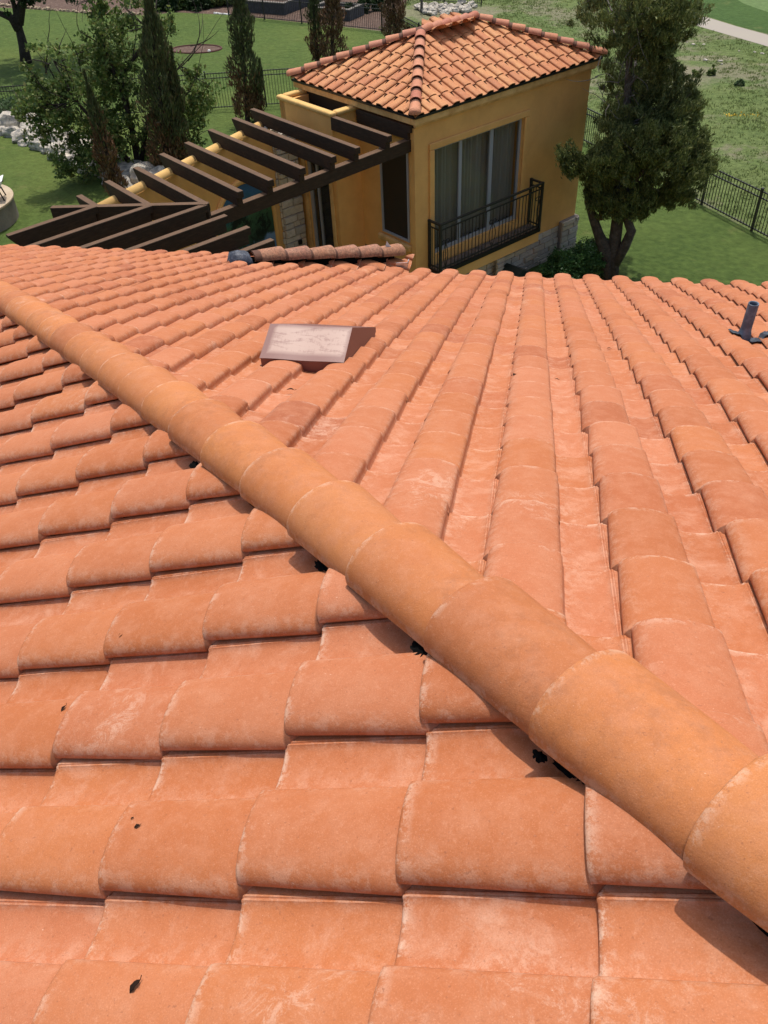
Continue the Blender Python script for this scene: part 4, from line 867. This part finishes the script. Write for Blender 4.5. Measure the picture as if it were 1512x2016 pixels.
for x, y, r, o_ in blobs:
    D = CD+o_; c = at(x, y, D); sc = np.linalg.norm(c)/FPX; tips.append((c, r*sc))
    P.append(clumps(c, r*sc*.9, int(7+r*.70), 92, .13, (1, 1, 1.05)))
for x, y, r, o_ in blobs:                    # feathery upward sprays breaking the outline
    if x-r < 1200 and y < 300: continue
    c = at(x, y, CD+o_); rr_s = r*np.linalg.norm(c)/FPX
    for _ in range(int(5+r*.22)):
        d_ = rand_dirs(1)[0]; d_[2] = abs(d_[2])*.6-.15; q0 = c+d_*rr_s*rng.uniform(.75, .98); dv = d_*np.array([.3, .3, .2])+np.array([0, 0, .55]); t_s = rng.uniform(0, 1, 60)[:, None]
        P.append(q0+dv*t_s*rng.uniform(.35, .75)+rng.normal(size=(60, 3))*.075*(1-t_s*.7))
P = np.concatenate(P); leaves('crown', M['cedar'], cedar, P, .105, .24, np.stack([(P[:, 0]-CB[0])*.25, (P[:, 1]-CB[1])*.25, np.full(len(P), .8)], 1), .45)
mb = MB()
tr = {'A': [(1200, 548, 0, .22), (1196, 500, 0, .19), (1180, 465, -.1, .13), (1168, 430, -.2, .11), (1158, 395, -.2, .10), (1165, 350, -.1, .08), (1190, 290, .1, .06)],
      'B': [(1203, 540, 0, .2), (1210, 480, 0, .16), (1216, 430, 0, .15), (1213, 380, .1, .13), (1225, 300, .2, .11), (1235, 200, .3, .09), (1240, 100, .2, .07), (1245, -60, 0, .03)],
      'C': [(1208, 520, 0, .16), (1230, 485, -.1, .13), (1243, 455, -.2, .12), (1232, 425, -.1, .10), (1226, 385, 0, .09), (1270, 330, 0, .06), (1320, 290, .1, .035)]}
for k_, L_ in tr.items(): mb.tube([at(x, y, CD+o_) for x, y, o_, r in L_], [r for *_, r in L_], 10)
tk = mb.build('trunk', M['bark'], cedar, smooth=True)
mb = MB(); spine = [at(x, y, CD+.2) for x, y in ((1225, 330), (1230, 250), (1238, 170), (1242, 90), (1245, 10))]
for c, r in tips: limb(mb, spine[min(range(5), key=lambda i: abs(spine[i][2]-c[2]+.6))], c, .035, .008, .08, 5, 5)
for j in range(46):
    c, r = tips[rng.integers(len(tips))]; limb(mb, c, c+rand_dirs(1)[0]*r*1.15, .010, .003, .12, 4, 4)
for j in range(26):                          # bare grey twigs showing in the open middle
    c = at(rng.uniform(1165, 1262), rng.uniform(110, 215), CD-.5+rng.normal()*.3); limb(mb, c, c+rand_dirs(1)[0]*np.array([.7, .5, .5]), .011, .003, .12, 4, 4)
mb.build('branches', M['twig'], cedar)
hb_ = at(1186, 400, CD-.2); fd = thing('bird_feeder', hb_-np.array([0, 0, .45]), 'small dark brown feeder hanging below the cedar beside its left trunk', 'bird feeder')
mb = MB(); mb.tube([hb_+np.array([0, 0, .35]), hb_], .006, 5); mb.build('cord', M['barkdark'], fd)
mb = MB(); mb.tube([hb_, hb_-UPZ*.03, hb_-UPZ*.05, hb_-UPZ*.34, hb_-UPZ*.36, hb_-UPZ*.40], [.01, .085, .055, .05, .095, .09], 12); mb.build('body', mat('rusty_brown', (.10, .04, .025), .7), fd)
# cypresses
def cypress(base, top, wd, lab, dead, lean=None, n=5200, name='cypress_tree'):
    B_ = gnd(*base); D = math.hypot(B_[0], B_[1]); T = at(top[0], top[1], D); t_ = thing(name, B_, lab, 'tree', 'Italian cypresses behind the pavilion'); H = T-B_; h = np.linalg.norm(H)
    t = rng.uniform(.04, 1, n)**.9; rad = wd*(np.sin(np.clip(t*1.02+.08, 0, 1)**.8*math.pi))**.55*(1-.35*t)*(1+.22*np.sin(t*23+rng.uniform(0, 6))+.12*np.sin(t*51)); th = rng.uniform(0, 6.283, n); rad = rad*(1+.20*np.sin(th*3+t*9)+.14*np.sin(th*5-t*15)); q = rng.uniform(.25, 1, n)**.5
    P = B_+H*t[:, None]+np.stack([np.cos(th)*rad*q, np.sin(th)*rad*q, np.zeros(n)], 1)
    N = np.stack([np.cos(th)*.3, np.sin(th)*.3, np.full(n, 1.)], 1); dd = (t+rng.normal(size=n)*.09+.10*np.sin(th+t*4)) < dead
    leaves('crown', M['cyp'], t_, P[~dd], .17, .24, N[~dd], .22)
    if dd.any(): leaves('dead_foliage', M['cypdead'], t_, P[dd], .16, .30, N[dd], .35)['label'] = 'brown dried lower foliage'
    mb = MB(); mb.tube([B_, B_+H*.5, B_+H*.9], [.11, .07, .02], 7); mb.build('trunk', M['barkdark'], t_); return t_
cypress((236, 400), (165, 140), .36, 'leaning thin brown cypress nearest the pergola, partly dried out', .62, n=3744)
cypress((332, 345), (285, -60), .66, 'widest dark green cypress, second from the left', .22, n=8640)
cypress((352, 342), (338, 95), .44, 'shorter dark cypress growing against the widest one', .35, n=4680)
cypress((488, 240), (466, -80), .62, 'tall green cypress standing in front of the fence post, middle of the row', .28, n=6840)
cypress((505, 238), (512, 118), .28, 'small brown tipped cypress beside the middle tall one', .5, n=1872)
cypress((655, 132), (655, -80), .62, 'brown dead cypress left of the pavilion roof', 1.3, n=5040)
cypress((625, 128), (612, -70), .40, 'slim olive cypress touching the dead brown one', .35, n=3240)
cypress((782, 92), (768, -70), .66, 'brown dead cypress rising directly behind the pavilion ridge tiles', 1.2, n=4680)
# deciduous trees
def bush_tree(base, trunk_pts, blobs_, m, lab, name='leafy_tree', leaf=.11, dens=1.0, bare=0, cat='tree', tm='barkdark', asp=.6, trunk_r=.10):
    B_ = gnd(*base); D = math.hypot(B_[0], B_[1]); t_ = thing(name, B_, lab, cat); P = []; mb = MB(); tw = MB()
    for L_ in trunk_pts: mb.tube([at(x, y, D+o_) for x, y, o_ in L_], np.linspace(trunk_r, trunk_r*.18, len(L_)), 8)
    nodes = [at(x, y, D+o_) for L_ in trunk_pts for x, y, o_ in L_[1:]]
    for x, y, r, o_, de in blobs_:
        c = at(x, y, D+o_); sc = np.linalg.norm(c)/FPX; rr = r*sc; near_ = min(nodes, key=lambda q: np.linalg.norm(q-c))
        for j in range(5): limb(tw, near_+(c-near_)*rng.uniform(0, .5), c+rand_dirs(1)[0]*rr*.85, .022, .005, .1, 5, 5)
        if de > 0: P.append(clumps(c, rr, max(3, int(26*de*dens*rr)), int(56), .30, (1, 1, .85)))
    for x, y, x2, y2 in (bare or []): 
        limb(tw, at(x, y, D), at(x2, y2, D+rng.normal()*.8), .022, .004, .09, 7, 5)
    mb.build('trunk', M[tm], t_, smooth=True)
    if tw.n: tw.build('branches', M[tm], t_)
    if P: leaves('crown', m, t_, np.concatenate(P), leaf, asp)
    return t_
bush_tree((272, 335), [[(272, 335, 0), (260, 250, .1), (235, 170, .2), (205, 90, .3), (190, -10, .4)], [(275, 335, 0), (290, 240, .2), (320, 170, .2), (345, 120, .1)], [(268, 335, 0), (215, 270, -.2), (150, 200, -.3), (105, 120, -.3)], [(272, 330, 0), (240, 150, .4), (300, 60, .5), (310, -10, .6)]],
          [(150, 120, 55, -.3, .8), (205, 70, 50, .2, .7), (250, 30, 45, .5, .8), (110, 190, 58, -.3, 1.0), (180, 200, 60, 0, 1.0), (240, 150, 55, .4, .8), (120, 260, 55, -.5, 1.2), (190, 285, 58, -.2, 1.3), (250, 250, 50, 0, 1.1), (70, 150, 28, -.2, .5), (60, 215, 32, -.3, .8), (290, 330, 34, .1, .7), (225, 345, 40, -.2, 1.0), (390, 165, 26, 0, .8), (370, 205, 30, .1, .9), (330, 60, 22, .3, .5), (385, 255, 28, 0, .5), (150, 330, 35, -.3, .8), (180, 20, 30, .2, .5), (300, 110, 40, .9, .9), (330, 200, 45, .9, 1.0), (320, 280, 40, .8, 1.0), (390, 210, 34, .8, .9), (210, 130, 50, .5, .9)],
          M['leaf'], 'broad leafy tree with many thin stems between the rock border and the cypresses', leaf=.13, dens=.95,
          bare=[(300, 240, 400, 40), (330, 160, 440, 25), (345, 140, 395, 5), (375, 90, 430, 60), (300, 120, 330, 0), (380, 215, 425, 150), (150, 200, 85, 60), (160, 180, 110, 20), (110, 160, 60, 90), (205, 90, 160, 0), (100, 200, 40, 120), (60, 230, 20, 150), (330, 300, 430, 250), (300, 290, 410, 200), (260, 120, 230, 0), (370, 120, 380, 0), (90, 150, 100, 10), (250, 300, 170, 330)])
bush_tree((52, 124), [[(52, 124, 0), (46, 90, 0), (36, 50, 0), (28, 10, 0), (10, -40, 0)], [(38, 55, 0), (20, 34, 0), (-30, 15, 0)], [(34, 45, 0), (45, 0, 0), (70, -60, 0)]], [(30, -110, 90, 0, 1.2), (-60, -60, 60, 0, .9), (130, -120, 80, 0, 1.0), (20, -190, 130, 0, 1.2), (150, -200, 110, 1, 1.0), (-90, -170, 120, 0, 1.0), (62, -8, 14, -.5, .7)], M['leafdark'], 'dark trunked oak at the top left corner of the far lawn', name='oak_tree', leaf=.16, dens=1.0, trunk_r=.30)
def shrub(x, y, r, m, lab, name='shrub', hgt=.8, leaf=.07, n=26, group=None, dens=120):
    P_ = gnd(x, y); sc = np.linalg.norm(P_)/FPX; rr = r*sc; t_ = thing(name, P_, lab, 'shrub', group); c = P_+np.array([0, 0, rr*hgt*.55])
    pts = clumps(c, rr*.85, n, dens, rr*.32, (1, 1, hgt)); pts = pts[pts[:, 2] > -GZ]; leaves('foliage', m, t_, pts, leaf, .6)
    mb = MB()
    for j in range(5): limb(mb, P_+rng.normal(size=3)*.05*np.array([1, 1, 0]), c+rand_dirs(1)[0]*rr*.6, .018, .005, .1, 4, 5)
    mb.build('stems', M['barkdark'], t_)
shrub(1100, 552, 36, M['hedge'], 'dark glossy shrub against the stone base, left one', hgt=1.0, leaf=.06, n=60, dens=170)
shrub(1142, 540, 40, M['hedge'], 'dark glossy shrub between the stone base and the cedar trunk', hgt=1.0, leaf=.06, n=70, dens=170)
shrub(1172, 512, 30, M['leafdark'], 'low shrub behind the others at the foot of the cedar', hgt=.9, leaf=.06, n=40, dens=150)
for x, y, r, l in ((20, 245, 34, 'light green shrub above the boulders at the left edge'), (62, 238, 30, 'pale sage shrub above the boulders, second from the left edge'), (98, 262, 26, 'green shrub leaning over the boulders below the leafy tree'), (-30, 240, 40, 'green shrub just outside the left edge')): shrub(x, y, r, M['sage'], l, leaf=.08, n=45)
shrub(1365, 149, 9, M['leaf'], 'small round dark green bush on the bare dirt, left one', n=10, dens=90); shrub(1400, 148, 11, M['leaf'], 'wider dark green bush on the bare dirt beside the small one', n=12, dens=90); shrub(1455, 168, 8, M['sage'], 'little dull green bush in the meadow right of the bare dirt', n=9, dens=90)
for j, (x, y, r) in enumerate(((345, 18, 24), (372, 14, 22), (398, 17, 22), (425, 12, 24), (322, 20, 20), (450, 8, 22))): shrub(x, y, r, M['leaf'] if j % 2 else M['leafdark'], ORD[[1, 2, 3, 4, 0, 5][j]]+' leafy garden shrub from the left in the far bed', n=34, leaf=.16, group='shrubs along the far bed')
for j, (x, y, r) in enumerate(((500, 2, 16), (530, -2, 18), (560, 2, 14), (640, 20, 16), (690, 30, 14), (715, 25, 16), (742, 20, 16), (590, -5, 18))): shrub(x, y, r, M['leafdark'], ORD[[0, 1, 2, 4, 5, 6, 7, 3][j]]+' dark leafy plant from the left among the raised garden boxes', name='garden_plant', n=22, leaf=.13, group='plants by the raised garden boxes')
# thin bare sapling by the rubble heap
Bs = gnd(830, 24); sg = thing('bare_sapling', Bs, 'thin grey bare sapling in front of the rubble heap', 'tree'); mb = MB(); mb.tube([Bs, Bs+np.array([.02, 0, .8]), Bs+np.array([0, .05, 2.2])], [.09, .07, .04], 7); mb.build('trunk', M['twig'], sg)
mb = MB()
for j in range(6): limb(mb, Bs+UPZ*rng.uniform(1.2, 2.2), Bs+np.array([rng.normal()*.6, rng.normal()*.6, 2.6+rng.random()]), .02, .005, .1, 4, 5)
mb.build('branches', M['twig'], sg)
# meadow grass tufts (uncountable)
def tufts(name, pts, m, h, nb_=6, wd_=.02):
    n = len(pts); P = np.repeat(pts, nb_, 0); k = len(P); P = P+np.stack([rng.normal(size=k)*.07, rng.normal(size=k)*.07, np.zeros(k)], 1)
    th = rng.uniform(0, 6.283, k); s = np.stack([np.cos(th), np.sin(th), np.zeros(k)], 1)*wd_; hh = h*rng.uniform(.5, 1.4, k)[:, None]; le = np.stack([rng.normal(size=k)*.4, rng.normal(size=k)*.4, np.ones(k)], 1)
    V = np.stack([P-s, P+s, P+le*hh+s*.2, P+le*hh-s*.2], 1).reshape(-1, 3); o = fastmesh(name, V, np.arange(4*k).reshape(k, 4), m); return o
def inmeadow(x, y):
    # right of both fence lines, this side of the path
    r = (x-FR0[0])*FRd[1]-(y-FR0[1])*FRd[0] > .15
    v_ = X_-FC; r2 = (x-FC[0])*(-v_[1])-(y-FC[1])*(-v_[0])
    return r & (r2 < -.2) if False else r
pts = []
XX = rng.uniform(-9, 24, 60000); YY = rng.uniform(14, 60, 60000)
pth = np.array([g2((1335, 38)), g2((1375, 52)), g2((1512, 92)), (20, 25)])
ylim = np.interp(XX, pth[:, 0], pth[:, 1], left=62, right=10)-.25
vF = X_-FC; rightF = ((XX-FC[0])*vF[1]-(YY-FC[1])*vF[0]) < -.3
side = ((XX-FR0[0])*FRd[1]-(YY-FR0[1])*FRd[0]) > .25
left_ok = np.where(YY > X_[1], rightF | side, side)
dens_n = .5+.5*np.sin(XX*1.1+1.3*np.sin(YY*.7))*np.sin(YY*.9+XX*.3)
dirt = ((XX-5.6)/1.7)**2+((YY-39.9)/2.5)**2 < 1; dirt2 = ((XX+6)/3.4)**2+((YY-52.3)/2.2)**2 < 1
ok = left_ok & side & (YY < ylim) & (rng.random(60000) < .15+.55*dens_n) & ~dirt & ~dirt2
pt = np.stack([XX[ok], YY[ok], np.full(ok.sum(), -GZ)], 1)
g_ = tufts('meadow_grass', pt, M['grasst'], .055, 6, .02); tag(g_, 'rough tufted meadow grass beyond the right hand fence', 'grass', kind='stuff')
yf = gnd(1462, 237); pf = np.array([yf+np.array([rng.normal()*.35, rng.normal()*.12, .18]) for _ in range(34)])
fl = thing('wildflower_patch', yf, 'small patch of yellow wildflowers in the meadow at the right', 'flowers'); leaves('petals', mat('yellow_petal', (.70, .45, .03), .8), fl, pf, .07, .9)['kind'] = 'stuff'

# ---------------------------------------------------------------- round plastered fire-pit terrace at the left edge
c0 = gnd(-66, 440); tz_ = .62; rad = 1.62
pl = thing('round_terrace', (c0[0], c0[1], -GZ), 'raised round tan plaster terrace at the left edge of the lawn', 'terrace')
def disc(mb, c, r, z0, z1, n=64):
    V = []; 
    for z in (z0, z1):
        for k in range(n): V.append((c[0]+r*math.cos(6.2832*k/n), c[1]+r*math.sin(6.2832*k/n), -GZ+z))
    mb.add(V, [tuple(range(n-1, -1, -1)), tuple(range(n, 2*n))]+[(k, (k+1) % n, (k+1) % n+n, k+n) for k in range(n)])
mb = MB(); disc(mb, c0, rad, 0, tz_); mb.build('terrace_wall', M['platside'], pl)
mb = MB(); disc(mb, c0, rad+.05, tz_+.002, tz_+.07); o = mb.build('terrace_top', M['plaster'], pl); bevel(o, .015, 2)
ch = at(8, 350, math.hypot(c0[0], c0[1])+.9); cz = -GZ+tz_+.07
PB = gnd(-8, 392, cz)
lc = thing('lounge_chair', PB, 'white cushioned lounge chair with dark legs on the round terrace, cut by the left edge', 'chair')
mb = MB(); X = np.array([.55, .25, 0]); X /= np.linalg.norm(X); Y = np.array([-X[1], X[0], 0])
mb.prism([PB+X*.42+Y*.3+UPZ*.62, PB+X*.30+Y*.3+UPZ*.40, PB-X*.7+Y*.3+UPZ*.30, PB-X*.7+Y*.3+UPZ*.42, PB+X*.2+Y*.3+UPZ*.55], -Y*.6); o = mb.build('cushion', M['white'], lc); bevel(o, .03, 2)
for sx, sy in ((.28, .24), (.28, -.24), (-.6, .24), (-.6, -.24)):
    mb = MB(); mb.tube([PB+X*sx+Y*sy, PB+X*(sx-.08)+Y*sy+UPZ*.36], .022, 6); mb.build('leg', M['darkmetal'], lc)
mb = MB(); mb.tube([PB+X*.34+Y*.28+UPZ*.42, PB-X*.7+Y*.28+UPZ*.30], .022, 6); mb.tube([PB+X*.34-Y*.28+UPZ*.42, PB-X*.7-Y*.28+UPZ*.30], .022, 6); mb.build('frame', M['darkmetal'], lc)

for o in bpy.data.objects:
    if 'wl' in o: del o['wl']
